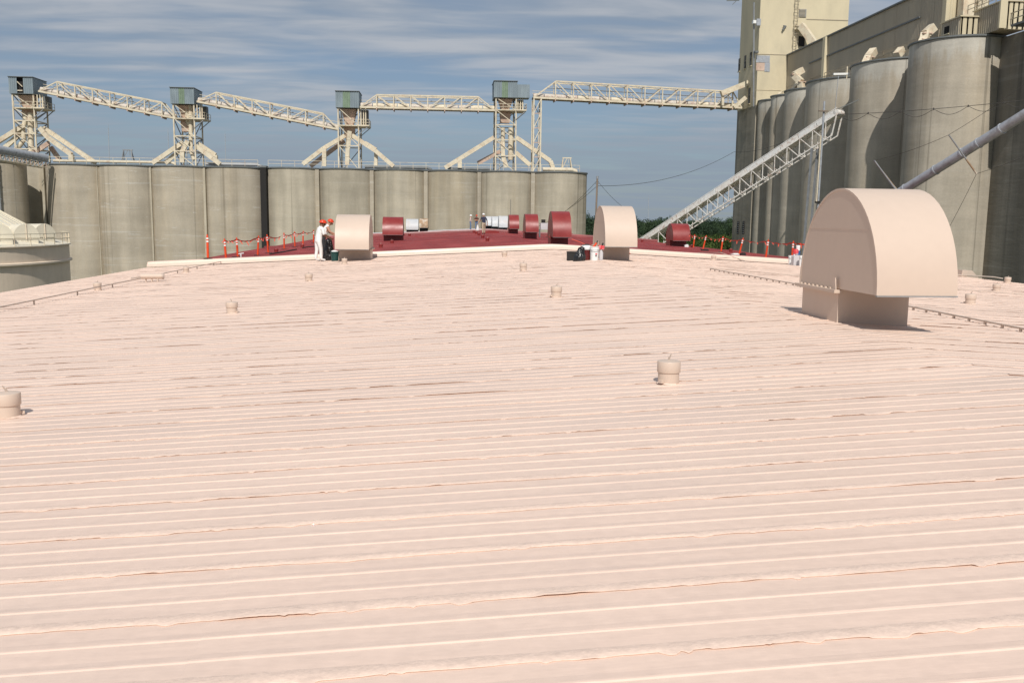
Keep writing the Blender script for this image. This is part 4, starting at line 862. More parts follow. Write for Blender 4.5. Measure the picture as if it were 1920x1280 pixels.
railing('railing along the silo tops below the ribbed gallery', (GX-1.6, 104, EH+.34), (GX-1.6, 151, EH+.34), 22, 'clad', 1.15, .07)
railing('long pipe rail fixed high along the ribbed gallery wall', (GX-.35, 104, EH+1.5), (GX-.35, 150, EH+1.5), 14, 'clad', 1.0, .07, (.4, .95))
# leg tower / stair behind the near end of the gallery
t = thing('leg_casing', (GX+2.6, gy0-.6, gz0), 'rust-stained cream elevator leg casing with ladder cage above the gallery end', 'elevator leg')
mb = MB(); mb.box((GX+1.6, gy0-1.0, gz0+6), (1.5, 1.2, 12)); mb.build('casing', 'cream', t)
mb = MB(); mb.box((GX+3.3, gy0-.9, gz0+6), (1.2, 1.2, 12)); mb.build('casing', 'cream', t)
for k in range(12): mb = MB(); z = gz0+1.5+k*.8; mb.tube([(GX+2.2, gy0-1.7, z), (GX+2.1, gy0-2.4, z), (GX+2.6, gy0-2.7, z), (GX+3.1, gy0-2.4, z), (GX+3.0, gy0-1.7, z)], .04, 6); mb.build('cage_hoop', 'cream', t)
for dx in (2.2, 2.4, 2.8, 3.0): member(t, 'ladder_stile', (GX+dx, gy0-2.2, gz0), (GX+dx, gy0-2.2, gz0+11), .06, 'cream')
# sheds on the near silo
def shed(label, x0, x1, y0, y1, h, win=None):
    t = thing('roof_shed', ((x0+x1)/2, y0, EH+.34), label, 'shed'); z0, z1 = EH+.34, EH+.34+h
    ribwall(t, 'side_wall', (x0, y0), (x0, y1), z0, z1, 'clad', .38, .07); ribwall(t, 'front_wall', (x1, y0), (x0, y0), z0, z1, 'creamwall', .5, -.05)  # sun and shade put into the colours: darker side, lighter front
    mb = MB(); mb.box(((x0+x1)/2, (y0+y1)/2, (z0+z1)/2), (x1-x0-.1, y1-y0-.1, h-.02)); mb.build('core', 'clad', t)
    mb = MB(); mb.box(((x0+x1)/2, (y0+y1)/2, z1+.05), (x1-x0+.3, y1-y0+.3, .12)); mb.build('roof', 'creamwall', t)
    if win:
        w = MB(); w.box((x0-.02, win, z0+h*.55), (.1, .9, .8)); w = w.build('window', 'dark', t); mb = MB(); mb.box((x0-.08, win, z0+h*.55-.45), (.16, 1.1, .1)); mb.build('sill', 'creamwall', w)
    return t
shed('small ribbed metal shed with a window on the big silo top', 55.7, 57.6, 96.6, 100.3, 2.0, 99.2)
tb = shed('ribbed metal shed with railings at the right edge of the silo top', 57.75, 60.5, 92.6, 97.6, 2.75)
mb = MB(); mb.box((57.72, 92.4, EH+.34+1.4), (.75, .3, 2.75)); mb.build('corner_post', 'creamwall', tb)
railing('pipe rail along the roof edge of the right-hand shed', (57.8, 92.6, EH+3.15), (57.8, 99, EH+3.15), 5, 'clad', .9, .06)
t = thing('roof_platform', (59, 88, EH), 'dark steel access platform at the top right corner of the photo', 'platform')
mb = MB(); mb.box((60.2, 86.5, EH+.45), (4.2, 10, .2)); mb.build('deck', 'trim', t)
for k in range(5):
    for x in (58.2,): member(t, 'rail_post', (x, 82.5+k*2.3, EH+.5), (x, 82.5+k*2.3, EH+1.7), .08, 'clad')
for h in (1.1, 1.7): member(t, 'rail', (58.2, 82, EH+h), (58.2, 91.8, EH+h), .08, 'clad')
for k in range(3): member(t, 'lattice_leg', (59+k*.7, 89.5, EH+.5), (59.3+k*.7, 89.5, EH+5), .14, 'pinkpaint'); member(t, 'lattice_brace', (59+k*.7, 89.5, EH+.6+k), (59.7+k*.7, 89.5, EH+2+k), .1, 'pinkpaint')
# spouts on the silo tops
def spout(label, base, pts, w=.8):
    q = atx(*base, 55.5); t = thing('silo_spout', (q.x, q.y, EH+.34), label, 'spout', 'cream spouts on the elevator silos')
    P = [Vector((q.x+dx, q.y+dy, EH+.34+dz)) for dx, dy, dz in pts]; chute(t, P, w, w)
    for p in P[1:-1]: member(t, 'flange', p-Vector((0, 0, .06)), p+Vector((0, 0, .06)), w+.2, 'pinkpaint')
    return t
spout('bent cream spout on the silo top nearest the headhouse', (1500, 168), [(.3, 0, 0), (.2, .2, 1.4), (-.6, 1.2, 2.6), (.8, 1.4, 3.4)], .9)
spout('low slanting cream spout left of the bent one by the headhouse', (1487, 172), [(-.4, 0, .1), (1.4, 1.2, 1.9)], .6)
spout('forked cream spout in the middle of the elevator silo tops', (1628, 124), [(-.6, -.4, .1), (.2, .4, 1.3), (1.2, 1.2, 2.3)], .9)
spout('small cream spout box left of the big silo rim', (1686, 106), [(-.3, 0, .1), (.5, .4, .9)], .8)
spout('cream elbow spout just left of the small windowed shed', (1731, 82), [(-.4, -.4, .1), (.3, .3, 1.0), (.5, .5, 1.7), (1.4, .6, 2.5)], .9)
spout('small cream spout above the concrete between headhouse and gallery', (1460, 183), [(-.3, 0, .1), (.6, .6, .9)], .6)
q = atx(1585, 140, 52.2); t = thing('lamp_bracket', q, 'small white lamp bracket on the silo rim above the inclined conveyor', 'bracket')
member(t, 'arm', q+Vector((-1.6, 0, 0)), q+Vector((.6, 0, .1)), .25, 'refl'); member(t, 'post', q+Vector((.2, 0, -.6)), q+Vector((.2, 0, 1.0)), .12, 'cream'); member(t, 'hanging_cable', q+Vector((-.9, 0, 0)), q+Vector((-1.1, 0, -4.5)), .06, 'duct')
# louvred openings low on the headhouse
for i, (px, lab) in enumerate(((1384, 'left one of two tall dark louvres low on the headhouse'), (1394, 'right one of two tall dark louvres low on the headhouse'))):
    q = atx(px, 427, xf); t = thing('wall_louvre', q, lab, 'louvre', 'louvres low on the headhouse')
    mb = MB(); mb.box((xf-.03, q.y, q.z), (.08, .9, 2.2)); mb.build('frame', 'dark', t)
    for k in range(6): mb = MB(); mb.box((xf-.1, q.y, q.z-.9+k*.36), (.12, .86, .07)); mb.build('blade', 'grey', t)

# ------------------------------------------------------------------ inclined white truss conveyor
A, B = at(1216, 446, 128), at(1569, 214, 104)
dv = (B-A); A2 = A - dv*.35
t = thing('inclined_conveyor', A2, 'rusty white truss conveyor climbing at right in front of the elevator', 'conveyor')
d = dv.normalized(); nr = Vector((-d.y, d.x, 0)).normalized(); u = nr.cross(d)
if u.z < 0: u = -u
if nr.y < 0: nr = -nr
Wc = 1.15; Hc = 1.9
n = 22
for s in (0, 1):
    o = nr*Wc*s
    member(t, 'top_chord', A2+o, B+o, .16, 'rustwhite'); e0, e1 = lerp(A2, B, .0)-u*Hc, lerp(A2, B, .965)-u*Hc
    member(t, 'bottom_chord', e0+o, e1+o, .14, 'rustwhite')
    for k in range(n):
        p, p2, q = lerp(A2, B, k/n*.965), lerp(A2, B, (k+1)/n*.965), lerp(A2, B, (k+.5)/n*.965)-u*Hc
        member(t, 'web', p+o, q+o, .075, 'rustwhite'); member(t, 'web', q+o, p2+o, .075, 'rustwhite')
    member(t, 'end_strut', e1+o, B+o, .12, 'rustwhite')
for k in range(n): q = lerp(A2, B, (k+.5)/n*.965)-u*Hc; member(t, 'cross_brace', q, q+nr*Wc, .08, 'rustwhite')
L = (B-A2).length; k = int(L/2.6)
for j in range(k):
    p, q = lerp(A2, B, (j+.02)/k), lerp(A2, B, (j+.98)/k); mb = MB(); mb.bar(p+nr*.5+u*.30, q+nr*.5+u*.30, 1.1, .58); mb.build('belt_trough', random.choice(['rustwhite', 'white', 'white']), t)
for j in range(0, 26):
    p = lerp(A2, B, j/26)+nr*1.5+u*.2
    member(t, 'rail_post', p, p+u*1.15, .06, 'white')
for h in (.75, 1.3): member(t, 'handrail', A2+nr*1.5+u*h, lerp(A2, B, .99)+nr*1.5+u*h, .06, 'white')
member(t, 'walkway', A2+nr*1.45+u*.1, B+nr*1.45+u*.1, .7, 'rustwhite', .06)
mb = MB(); mb.tube([B-nr*.05+u*.2, B+nr*1.15+u*.2], .38, 14); mb.build('head_pulley', 'rustwhite', t)
member(t, 'stay_rod', B+u*.5, B+Vector((2.3, -.5, 1.6)), .1, 'trim')
for s in (0, 1): member(t, 'trestle_leg', lerp(A2, B, .12)+nr*Wc*s-u*Hc, Vector((*(lerp(A2, B, .12)+nr*Wc*s).xy, 0)), .25, 'rustwhite'); member(t, 'trestle_leg', lerp(A2, B, .90)+nr*Wc*s-u*Hc, Vector((*(lerp(A2, B, .90)+nr*Wc*s).xy, 0)), .22, 'grey')
# ------------------------------------------------------------------ tall grey pole before the silos
q = at(1537, 300, 92); t = thing('service_pole', (q.x, 92, 0), 'slim grey pole with pale conduit crossing the inclined conveyor', 'pole')
zt = at(1541, 190, 92).z; zc = at(1536, 378, 92).z; member(t, 'pole', (q.x, 92, 0), (q.x+.15, 92, zt), .20, 'duct', kind='rod'); member(t, 'conduit', (q.x-.18, 91.8, zc), (q.x-.10, 91.8, at(1538, 255, 92).z), .14, 'cream', kind='rod'); member(t, 'band', (q.x, 92, zc-.15), (q.x, 92, zc+.05), .5, 'dark', kind='rod'); member(t, 'crossarm', (q.x-.5, 91.8, zt-1.0), (q.x+.5, 91.8, zt-1.0), .12, 'wood')

# ------------------------------------------------------------------ grey spout duct with king-post arms
D0, D1 = at(1990, 172, 38.5), at(1640, 390, 48.5)
t = thing('spout_duct', D1, 'long round grey metal duct slanting down behind the big hood at right', 'duct')
mb = MB(); mb.tube([D0, D1], .235, 20); mb.build('duct_pipe', 'duct', t)
dd = (D1-D0).normalized()
for fx in (.02, .12, .27, .385, .47, .62, .80, .93): p = lerp(D0, D1, fx); mb = MB(); mb.tube([p-dd*.035, p+dd*.035], .262, 20); mb.build('band', 'duct', t)
pa = lerp(D0, D1, .425)
k0, k1 = at(1779, 253, pa.y-.3), at(1831, 326, pa.y-.3); member(t, 'spreader_arm', k0, k1, .07, 'grey', kind='rod'); member(t, 'spreader_tip', lerp(k0, k1, .62), k1, .085, 'rust', kind='rod')
pb = lerp(D0, D1, .93); j0, j1 = at(1639, 301, pb.y), at(1684, 362, pb.y); member(t, 'spreader_arm', j0, j1, .09, 'grey', kind='rod'); member(t, 'spreader_arm', lerp(j0, j1, .25), at(1694, 372, pb.y+.4), .09, 'rust', kind='rod')
for a_, c_ in ((k0, D0+Vector((-.5, 0, 1.2))), (k0, j0), (k1, D0+Vector((1.5, 0, -1.5))), (k1, at(1760, 460, pb.y+1))): mb = MB(); mb.tube(catenary(a_, c_, .12, 8), .010, 5); mb.build('stay_wire', 'cable', t)

# ------------------------------------------------------------------ overhead cables and utility pole
def wire(label, p0, p1, sag, r=.02, n=20): return tag(MB().tube(catenary(p0, p1, sag, n), r, 5).build('overhead_cable', 'cable'), label, 'cable')
w0, w1 = at(1570, 215, 60), at(1990, 180, 52)
t = thing('cable_bundle', w0, 'messenger wire with looping cable across the big silo at right', 'cable')
mb = MB(); mb.tube(catenary(w0, w1, .15), .018, 5); mb.build('messenger_wire', 'cable', t)
mb = MB(); P = []
for i in range(61):
    s = i/60; q = lerp(w0, w1, s)-Vector((0, 0, .6*s*(1-s))); q.z -= .42*abs(math.sin(s*math.pi*6.5)); P.append(q)
mb.tube(P, .016, 5); mb.build('looping_cable', 'cable', t)
for k in range(1, 7): s = (k)/6.5; q = lerp(w0, w1, s)-Vector((0, 0, .6*s*(1-s))); mb = MB(); mb.tube([q+Vector((0, 0, .07)), q-Vector((0, 0, .07))], .04, 6); mb.build('clip', 'cable', t)
UPX = at(1117, 460, 118); t = thing('utility_pole', (UPX.x, 118, 0), 'thin timber utility pole left of the cream hood with pails', 'utility pole')
uz = at(1120, 334, 118).z; tx = at(1120, 334, 118).x; member(t, 'pole', (UPX.x-.3, 118, 0), (tx, 118, uz), .24, 'wood', kind='rod'); member(t, 'insulator_bracket', (tx-.25, 118, uz-.7), (tx+.25, 118, uz-.7), .1, 'trim'); member(t, 'pole_cap', (tx, 118, uz-.1), (tx, 118, uz+.25), .3, 'grey', kind='rod')
P0 = Vector((tx, 118, uz-.3)); P1 = Vector((tx, 118, uz-1.0))
wire('cable from the utility pole sagging up to the headhouse', P1, atx(1376, 285, 50), 1.5, .03); wire('guy cable dropping rightwards from the top of the utility pole', P0, at(1190, 402, 130), .5, .02)
wire('upper cable from the utility pole dropping left past the silo end', P0, at(1040, 410, 145), .4, .025); wire('lower cable from the utility pole dropping left past the silo end', P1, at(1000, 428, 145), .6, .025)
wire('faint cable crossing the slim elevator silos from the left', atx(1376, 285, 51.5), at(1540, 232, 110), 1.0, .03)
# far radio masts
for (px, y0_, y1_, lab) in ((203, 300, 240, 'faint far radio mast above the left silos'), (315, 300, 247, 'very faint radio mast between the first two towers'), (422, 300, 252, 'faint far radio mast right of the second tower'), (1216, 400, 372, 'faint far radio mast above the treeline')):
    a, c = at(px, y0_, 900), at(px, y1_, 900); t = thing('radio_mast', (a.x, 900, 0), lab, 'radio mast', 'far radio masts')
    member(t, 'mast', (a.x, 900, 0), (c.x, 900, c.z), .45, 'duct'); member(t, 'tip', (c.x, 900, c.z), (c.x, 900, c.z+3), .2, 'duct')
q = at(957, 432, 96); t = thing('lightning_rod', (q.x, 96, roofz(q.x)), 'thin dark rod standing up behind the smallest red hood', 'rod'); member(t, 'rod', (q.x, 96, roofz(q.x)), (q.x, 96, at(957, 374, 96).z), .05, 'trim', kind='rod'); member(t, 'base', (q.x-.2, 96, roofz(q.x)+.04), (q.x+.2, 96, roofz(q.x)+.04), .2, 'trim')

# ------------------------------------------------------------------ barrier posts and tape on the red roof
def make_post():
    t = thing('barrier_post', (0, 0, 0), 'x', 'barrier post', 'orange barrier posts on the roof')
    MB().lathe([(.055, .03), (.05, .70), (.048, .98), (.03, 1.02), (.03, 1.08), (.001, 1.09)], n=14).build('tube', 'orange', t)
    MB().lathe([(.20, 0), (.20, .03), (.07, .05), (.06, .05)], n=14).build('base', 'rubber', t)
    for z in (.74, .87): MB().lathe([(.053, z), (.053, z+.07)], n=14).build('reflective_band', 'refl', t)
    return t
post = make_post(); tops = {'l': [], 'r': []}
plist = [('l', 391, 484, 41.6, 'leftmost orange barrier post, standing at the end of the joint cover', 0), ('l', 424, 482, 43.0, 'second orange barrier post from left', -3), ('l', 446, 480, 45.0, 'third orange barrier post from left, beside a black slab', -2), ('l', 483, 474, 50.0, 'fourth orange barrier post from left, leaning right', 4), ('l', 503, 470, 53.5, 'orange barrier post in front of the dark gap between silo blocks', -3), ('l', 533, 464, 60.0, 'orange barrier post, first right of the dark silo gap', 0), ('l', 553, 460, 65, 'orange barrier post, second right of the dark silo gap', -1), ('l', 568, 457, 69, 'orange barrier post, third right of the dark silo gap', 2), ('l', 588, 454, 74, 'orange barrier post right behind the back of the worker in overalls', 1),
         ('r', 1300, 459, 70, 'first barrier post right of the red hood under the conveyor', 5), ('r', 1318, 461, 66, 'second barrier post right of the red hood, leaning right', 12), ('r', 1352, 464, 60, 'third barrier post right of the red hood', 6), ('r', 1386, 468, 55, 'fourth barrier post right of the red hood, leaning right', 12), ('r', 1436, 474, 50, 'fifth barrier post right of the red hood', 6), ('r', 1485, 478, 46, 'last barrier post, behind the white pails', 2)]
for i, (sd, px, py, Y, lab, lean) in enumerate(plist):
    p = at(px, py, Y); z = roofz(p.x)
    if abs(p.x-XR) > EAVE-.45: p.x = XR + math.copysign(EAVE-.45, p.x-XR); z = roofz(p.x)
    if Y < 42: z = roofz(p.x)+.24; p.y = 41.5
    loc = Vector((p.x, p.y, z))
    o = post if i == 0 else copy_thing(post, loc, lab)
    o.location = loc; o['label'] = lab; o.rotation_euler = (0, rad(lean), 0)
    tops[sd].append(loc + Vector((math.sin(rad(lean))*1.0, 0, math.cos(rad(lean))*1.0)))
def tape(label, pts, seed, extra=()):
    r = random.Random(seed); V = []; Fc = []
    full = []
    for a, c in zip(pts[:-1], pts[1:]):
        k = 14; sag = .07*(c-a).length/3+.03
        full += [lerp(a, c, i/k)-Vector((0, 0, sag*4*(i/k)*(1-i/k) + r.uniform(-.02, .02))) for i in range(k)]
    full.append(pts[-1]); tw = 0
    for i, p in enumerate(full):
        tw += r.uniform(-.9, 1.1); hw = .042; o = Vector((0, math.sin(tw)*hw, math.cos(tw)*hw)); V += [p-o-Vector((0, .06, 0)), p+o-Vector((0, .06, 0))]
    Fc = [(2*i, 2*i+1, 2*i+3, 2*i+2) for i in range(len(full)-1)]
    for i in range(0, len(full), 4):                          # loose fluttering ends and knots
        p = full[i]-Vector((0, .06, 0)); b0 = len(V); l = r.uniform(.05, .22); dx = r.uniform(-.15, .15); V += [p+Vector((-.02, 0, 0)), p+Vector((.03, 0, 0)), p+Vector((dx+.03, -.03, -l)), p+Vector((dx-.02, -.03, -l))]; Fc.append((b0, b0+1, b0+2, b0+3))
    o = MB().add(V, Fc).build('barrier_tape', 'tape'); return tag(o, label, 'barrier tape')
tape('red barrier tape strung along the left row of orange posts', tops['l'][1:], 3)
hr = at(1290, 436, 74); tape('red barrier tape strung from the red hood along the right row of posts', [hr]+tops['r']+[tops['r'][-1]+Vector((.9, -1.0, -.05))], 5)
# small clutter on the red roof
def slab(name, label, cat, px, py, Y, sz, m):
    p = at(px, py, Y); z = roofz(p.x); mb = MB(); mb.box((p.x, p.y, z+sz[2]/2+.02), sz); mb.box((p.x+.05, p.y+.02, z+sz[2]+.04), (sz[0]*.6, sz[1]*.7, .04)); return tag(mb.build(name, m), label, cat)
slab('rubber_mat', 'folded black mat beside the third barrier post', 'mat', 440, 479, 44.5, (.55, .4, .12), 'rubber')
slab('paint_tray', 'white tray on the red roof between right barrier posts', 'tray', 1378, 468, 54, (.5, .3, .05), 'white')
slab('tool_bag', 'small black bag beside the fourth right barrier post', 'bag', 1393, 469, 54, (.3, .3, .12), 'rubber')
slab('tool_case', 'flat dark case near the third right barrier post', 'case', 1322, 463, 61, (.5, .3, .08), 'rubber')
slab('rag_bundle', 'white rag bundle at the right foot of the red hood under the conveyor', 'rag', 1287, 456, 72, (.3, .25, .18), 'wcloth')
slab('plank', 'red coated plank lying on the red roof behind the man in navy', 'plank', 922, 438, 84, (1.3, .3, .18), 'redhood')
q = at(993+30, 430, 76); t = thing('hoist_winch', (q.x, 76, roofz(q.x)), 'grey winch on a frame between two red hoods', 'winch')
for sx in (-.5, .5):
    for sy in (-.3, .3): member(t, 'leg', (q.x+sx, 76+sy, roofz(q.x)), (q.x+sx, 76+sy, roofz(q.x)+.7), .06, 'trim')
mb = MB(); mb.box((q.x, 76, roofz(q.x)+.95), (.9, .6, .55)); mb.build('housing', 'greybox', t)
mb = MB(); mb.tube([(q.x+.45, 75.6, roofz(q.x)+1.5+.0), (q.x+.8, 75.6, roofz(q.x)+1.2), (q.x+.95, 75.6, roofz(q.x)+.6)], .06, 8); mb.build('hose', 'rubber', t)
mb = MB(); mb.box((q.x-.2, 76, roofz(q.x)+1.36), (.3, .4, .3)); mb.build('engine', 'dark', t)
for (pxs, lab) in (([(506, 478), (530, 474), (556, 469)], 'dark hose lying on the red roof left of the workers'), ([(567, 466), (580, 464), (596, 463)], 'second dark hose piece on the red roof behind the worker in overalls')):
    roof_cable(lab, pxs, .04, 'rubber', .05)
for (a, c, lab) in (((1262, 460), (1276, 473), 'thin cord hanging over the joint cover below the right red hood'), ((1086, 448), (1110, 463), 'orange cord trailing off the joint cover to the pails')):
    p, q = at(*a, 46), onroof(*c); p = Vector((p.x, 44, roofz(p.x)+.06)); mid_ = Vector(((p.x+q.x)/2, 41.3, roofz((p.x+q.x)/2)+.33)); end = Vector((q.x, min(q.y, 40.9), roofz(q.x)+.03)); tag(MB().tube([p, lerp(p, mid_, .5)+Vector((0, 0, .05)), mid_, end], .014, 6).build('cord', 'orange' if 'orange' in lab else 'pipe'), lab, 'cord')
pp = [onroof(1215, 470), onroof(1228, 468), onroof(1240, 471.5)]
tag(MB().tube([Vector((p.x, 40.6, roofz(p.x)+h)) for p, h in zip(pp, (.04, .16, .04))], .014, 6).build('hose_loop', 'pipe'), 'thin hose looping against the joint cover right of the cream hood', 'hose')

# ------------------------------------------------------------------ pails, bags and bins
def pail(loc, label, m='pail', r=.15, h=.38, lid=False, group=None):
    x, y, z = loc; t = thing('pail', loc, label, 'bucket', group)
    MB().lathe([(.001, .003), (r*.86, .003), (r*.98, h*.8), (r*1.06, h*.8), (r*1.06, h*.84), (r, h*.84), (r*1.02, h*.94), (r*1.07, h*.94), (r*1.07, h), (r*.96, h), (r*.93, h*.6)], loc, 24).build('body', m, t)
    mb = MB(); mb.tube([Vector(loc)+Vector((r*1.07*math.cos(a), -r*.2+r*1.0*-abs(math.sin(a))*.9, h*.88-.10*abs(math.sin(a)))) for a in np.linspace(0, math.pi, 9)], .006, 6); mb.build('wire_handle', 'grey', t)
    MB().lathe([(.001, h*(1 if lid else .72)), (r*.96, h*(1 if lid else .72)), (r*1.0, h*(1 if lid else .72)-.01)], loc, 24).build('lid' if lid else 'contents', m if lid else 'refl', t)
    return t
def rp(px, py): p = onroof(px, py); return Vector((p.x, p.y, roofz(p.x)))
v = rp(1114, 488); tb = pail(v, 'white pail with red and black print and orange tools, in front of the cream hood', r=.155, h=.46)
for (dz, w, m) in ((.22, .07, 'scarlet'), (.16, .055, 'cable')):
    mb = MB(); V = []; k = 6
    for zz in (dz-.018, dz+.018): V += [v+Vector((.158*math.sin(a), -.158*math.cos(a), zz)) for a in np.linspace(.05, .05+w/.155*1.0, k)]
    mb.add(V, [(i, i+1, k+i+1, k+i) for i in range(k-1)]); mb.build('print', m, tb)
t = thing('caulk_gun', v+Vector((-.02, .02, .40)), 'orange-handled tool sticking out of the printed white pail', 'tool')
mb = MB(); mb.tube([v+Vector((-.1, 0, .36)), v+Vector((.07, .02, .58))], .035, 10); mb.build('barrel', 'orange', t); mb = MB(); mb.tube([v+Vector((.07, .02, .58)), v+Vector((.11, .02, .66))], .02, 8); mb.build('grip', 'rubber', t); mb = MB(); mb.tube([v+Vector((-.1, 0, .42)), v+Vector((-.42, .1, .58)), v+Vector((-.75, .2, .70))], .010, 6); mb.build('rod', 'orange', t)
v2 = v+Vector((.27, .22, 0)); t = thing('spray_bottle', v2, 'red spray gun on a pale bottle between the printed pail and the hood', 'spray bottle')
MB().lathe([(.07, 0), (.075, .25), (.03, .34), (.03, .38), (.001, .38)], v2, 14).build('bottle', 'greybox', t); mb = MB(); mb.bar(v2+Vector((-.1, 0, .45)), v2+Vector((.1, 0, .42)), .1, .13); mb.build('gun', 'scarlet', t); mb = MB(); mb.bar(v2+Vector((.03, 0, .48)), v2+Vector((.06, 0, .58)), .05); mb.build('trigger', 'rubber', t)
v = rp(1098.5, 488); t = thing('drum', v, 'dark maroon drum with a white cover on top between black bag and pail', 'drum')
MB().lathe([(.001, .01), (.14, .01), (.145, .12), (.152, .125), (.152, .14), (.145, .145), (.145, .27), (.152, .275), (.152, .29), (.145, .295), (.145, .40), (.001, .40)], v, 20).build('body', 'maroon', t)
mb = MB(); mb.lathe([(.158, .36), (.172, .40), (.166, .46), (.14, .50), (.12, .51)], v, 20); mb.build('cover', 'pail', t); mb = MB(); mb.lathe([(.12, .505), (.125, .53), (.08, .55), (.001, .545)], v, 16); mb.build('brush_heap', 'rubber', t)
v = rp(1076, 488.5); t = thing('crate', v, 'low black crate left of the maroon drum', 'crate'); mb = MB()
for s in (-1, 1): mb.box(v+Vector((s*.2, .1, .15)), (.02, .34, .30)); mb.box(v+Vector((0, .1+s*.17, .15)), (.42, .02, .30))
mb.box(v+Vector((0, .1, .03)), (.4, .34, .03)); mb.build('sides', 'rubber', t); mb = MB(); mb.box(v+Vector((0, .1, .29)), (.44, .38, .025)); mb.build('rim', 'rubber', t)
def blob(name, label, cat, loc, rx, ry, h, m, seed, taper=.5, lean=0):
    r = np.random.default_rng(seed); n, k = 40, 20; ph = r.random((6, 3))*6.28; V = []
    for j in range(k+1):
        s = j/k; rad_ = (1-(1-taper)*s**1.5)*(.92+.08*math.sin(s*7)) if s < .9 else (1-(1-taper)*s**1.5)*(1-s)*10*.9
        rad_ = max(rad_, .02)
        for i in range(n):
            a = 2*math.pi*i/n; w = 1+.05*math.sin(3*a+ph[0, 0]+s*4)+.05*math.sin(7*a+ph[1, 1]-s*6)+.035*math.sin(13*a+ph[2, 2]+s*9)+.02*math.sin(21*a+s*17)
            V.append((loc[0]+rx*rad_*w*math.cos(a)+lean*s, loc[1]+ry*rad_*w*math.sin(a), loc[2]+h*s))
    Fc = [(j*n+i, j*n+(i+1) % n, (j+1)*n+(i+1) % n, (j+1)*n+i) for j in range(k) for i in range(n)]
    t = thing(name, loc, label, cat); MB().add(V, Fc, True).build('sack', m, t)
    top = Vector(loc)+Vector((lean, 0, h*.97)); mb = MB()
    for i in range(7): a = i*.9; mb.prism([top+Vector((math.cos(a)*.02, math.sin(a)*.02, -.03)), top+Vector((math.cos(a+.5)*.02, math.sin(a+.5)*.02, -.03)), top+Vector((math.cos(a+.3)*.10, math.sin(a+.3)*.08, .07+.03*math.sin(i*3)))], (0, .004, .002))
    mb.build('gathered_mouth', m, t); return t
blob('trash_bag', 'shiny black plastic bag slumped between the crate and the maroon drum', 'bag', rp(1085, 489.5)+Vector((0, -.02, 0)), .21, .19, .50, 'bag', 4, .45, .09)
blob('trash_bag', 'tall black plastic bag held by the worker in white overalls', 'bag', Vector((-4.72, 39.85, roofz(-4.72))), .26, .22, .98, 'bag', 9, .5, .0)
v = rp(628, 489.5); t = thing('waste_bin', v, 'dark green bin with pale rags on top, by the left cream hood', 'bin')
MB().lathe([(.001, .01), (.15, .01), (.17, .36), (.185, .36), (.185, .40), (.165, .40), (.16, .3)], v, 20).build('body', 'gbin', t); mb = MB(); mb.lathe([(.165, .37), (.14, .43), (.06, .46), (.001, .45)], v, 14); mb.build('rags', 'wcloth', t)
v = rp(1482.5, 496.5); pail(v, 'white pail at the left of the small group beside the big hood', r=.115, h=.42)
v = rp(1493, 498); t = thing('jerrycan', v, 'pale grey plastic canister between the white pail and the big hood', 'canister')
mb = MB(); mb.prism([v+Vector((-.13, 0, .01)), v+Vector((.13, 0, .01)), v+Vector((.13, 0, .46)), v+Vector((-.06, 0, .46)), v+Vector((-.13, 0, .40))], (0, .3, 0)); mb.build('body', 'greybox', t); mb = MB(); mb.tube([v+Vector((-.06, .15, .45)), v+Vector((-.06, .15, .50))], .03, 10); mb.build('cap', 'pail', t); mb = MB(); mb.bar(v+Vector((0, .15, .50)), v+Vector((.12, .15, .50)), .03); mb.build('handle', 'greybox', t)
v = rp(1502.5, 499); pail(v, 'white pail half hidden behind the edge of the big hood', r=.115, h=.47)
v = Vector((at(1504, 480, 40.7).x, 41.35, roofz(at(1504, 480, 40.7).x)+.25)); t = thing('water_cooler', v, 'blue plastic drink cooler with red cloth standing on the joint cover', 'cooler')
MB().lathe([(.001, .01), (.15, .01), (.16, .36), (.16, .38), (.001, .40)], v, 18).build('body', 'bluep', t); MB().lathe([(.09, .40), (.10, .62), (.08, .64), (.001, .64)], v+Vector((.05, 0, 0)), 16).build('cup_stack', 'pail', t)
mb = MB(); mb.lathe([(.03, .18), (.12, .26), (.14, .38), (.10, .46), (.001, .48)], v+Vector((-.10, -.1, 0)), 12); mb.build('cloth', 'scarlet', t)

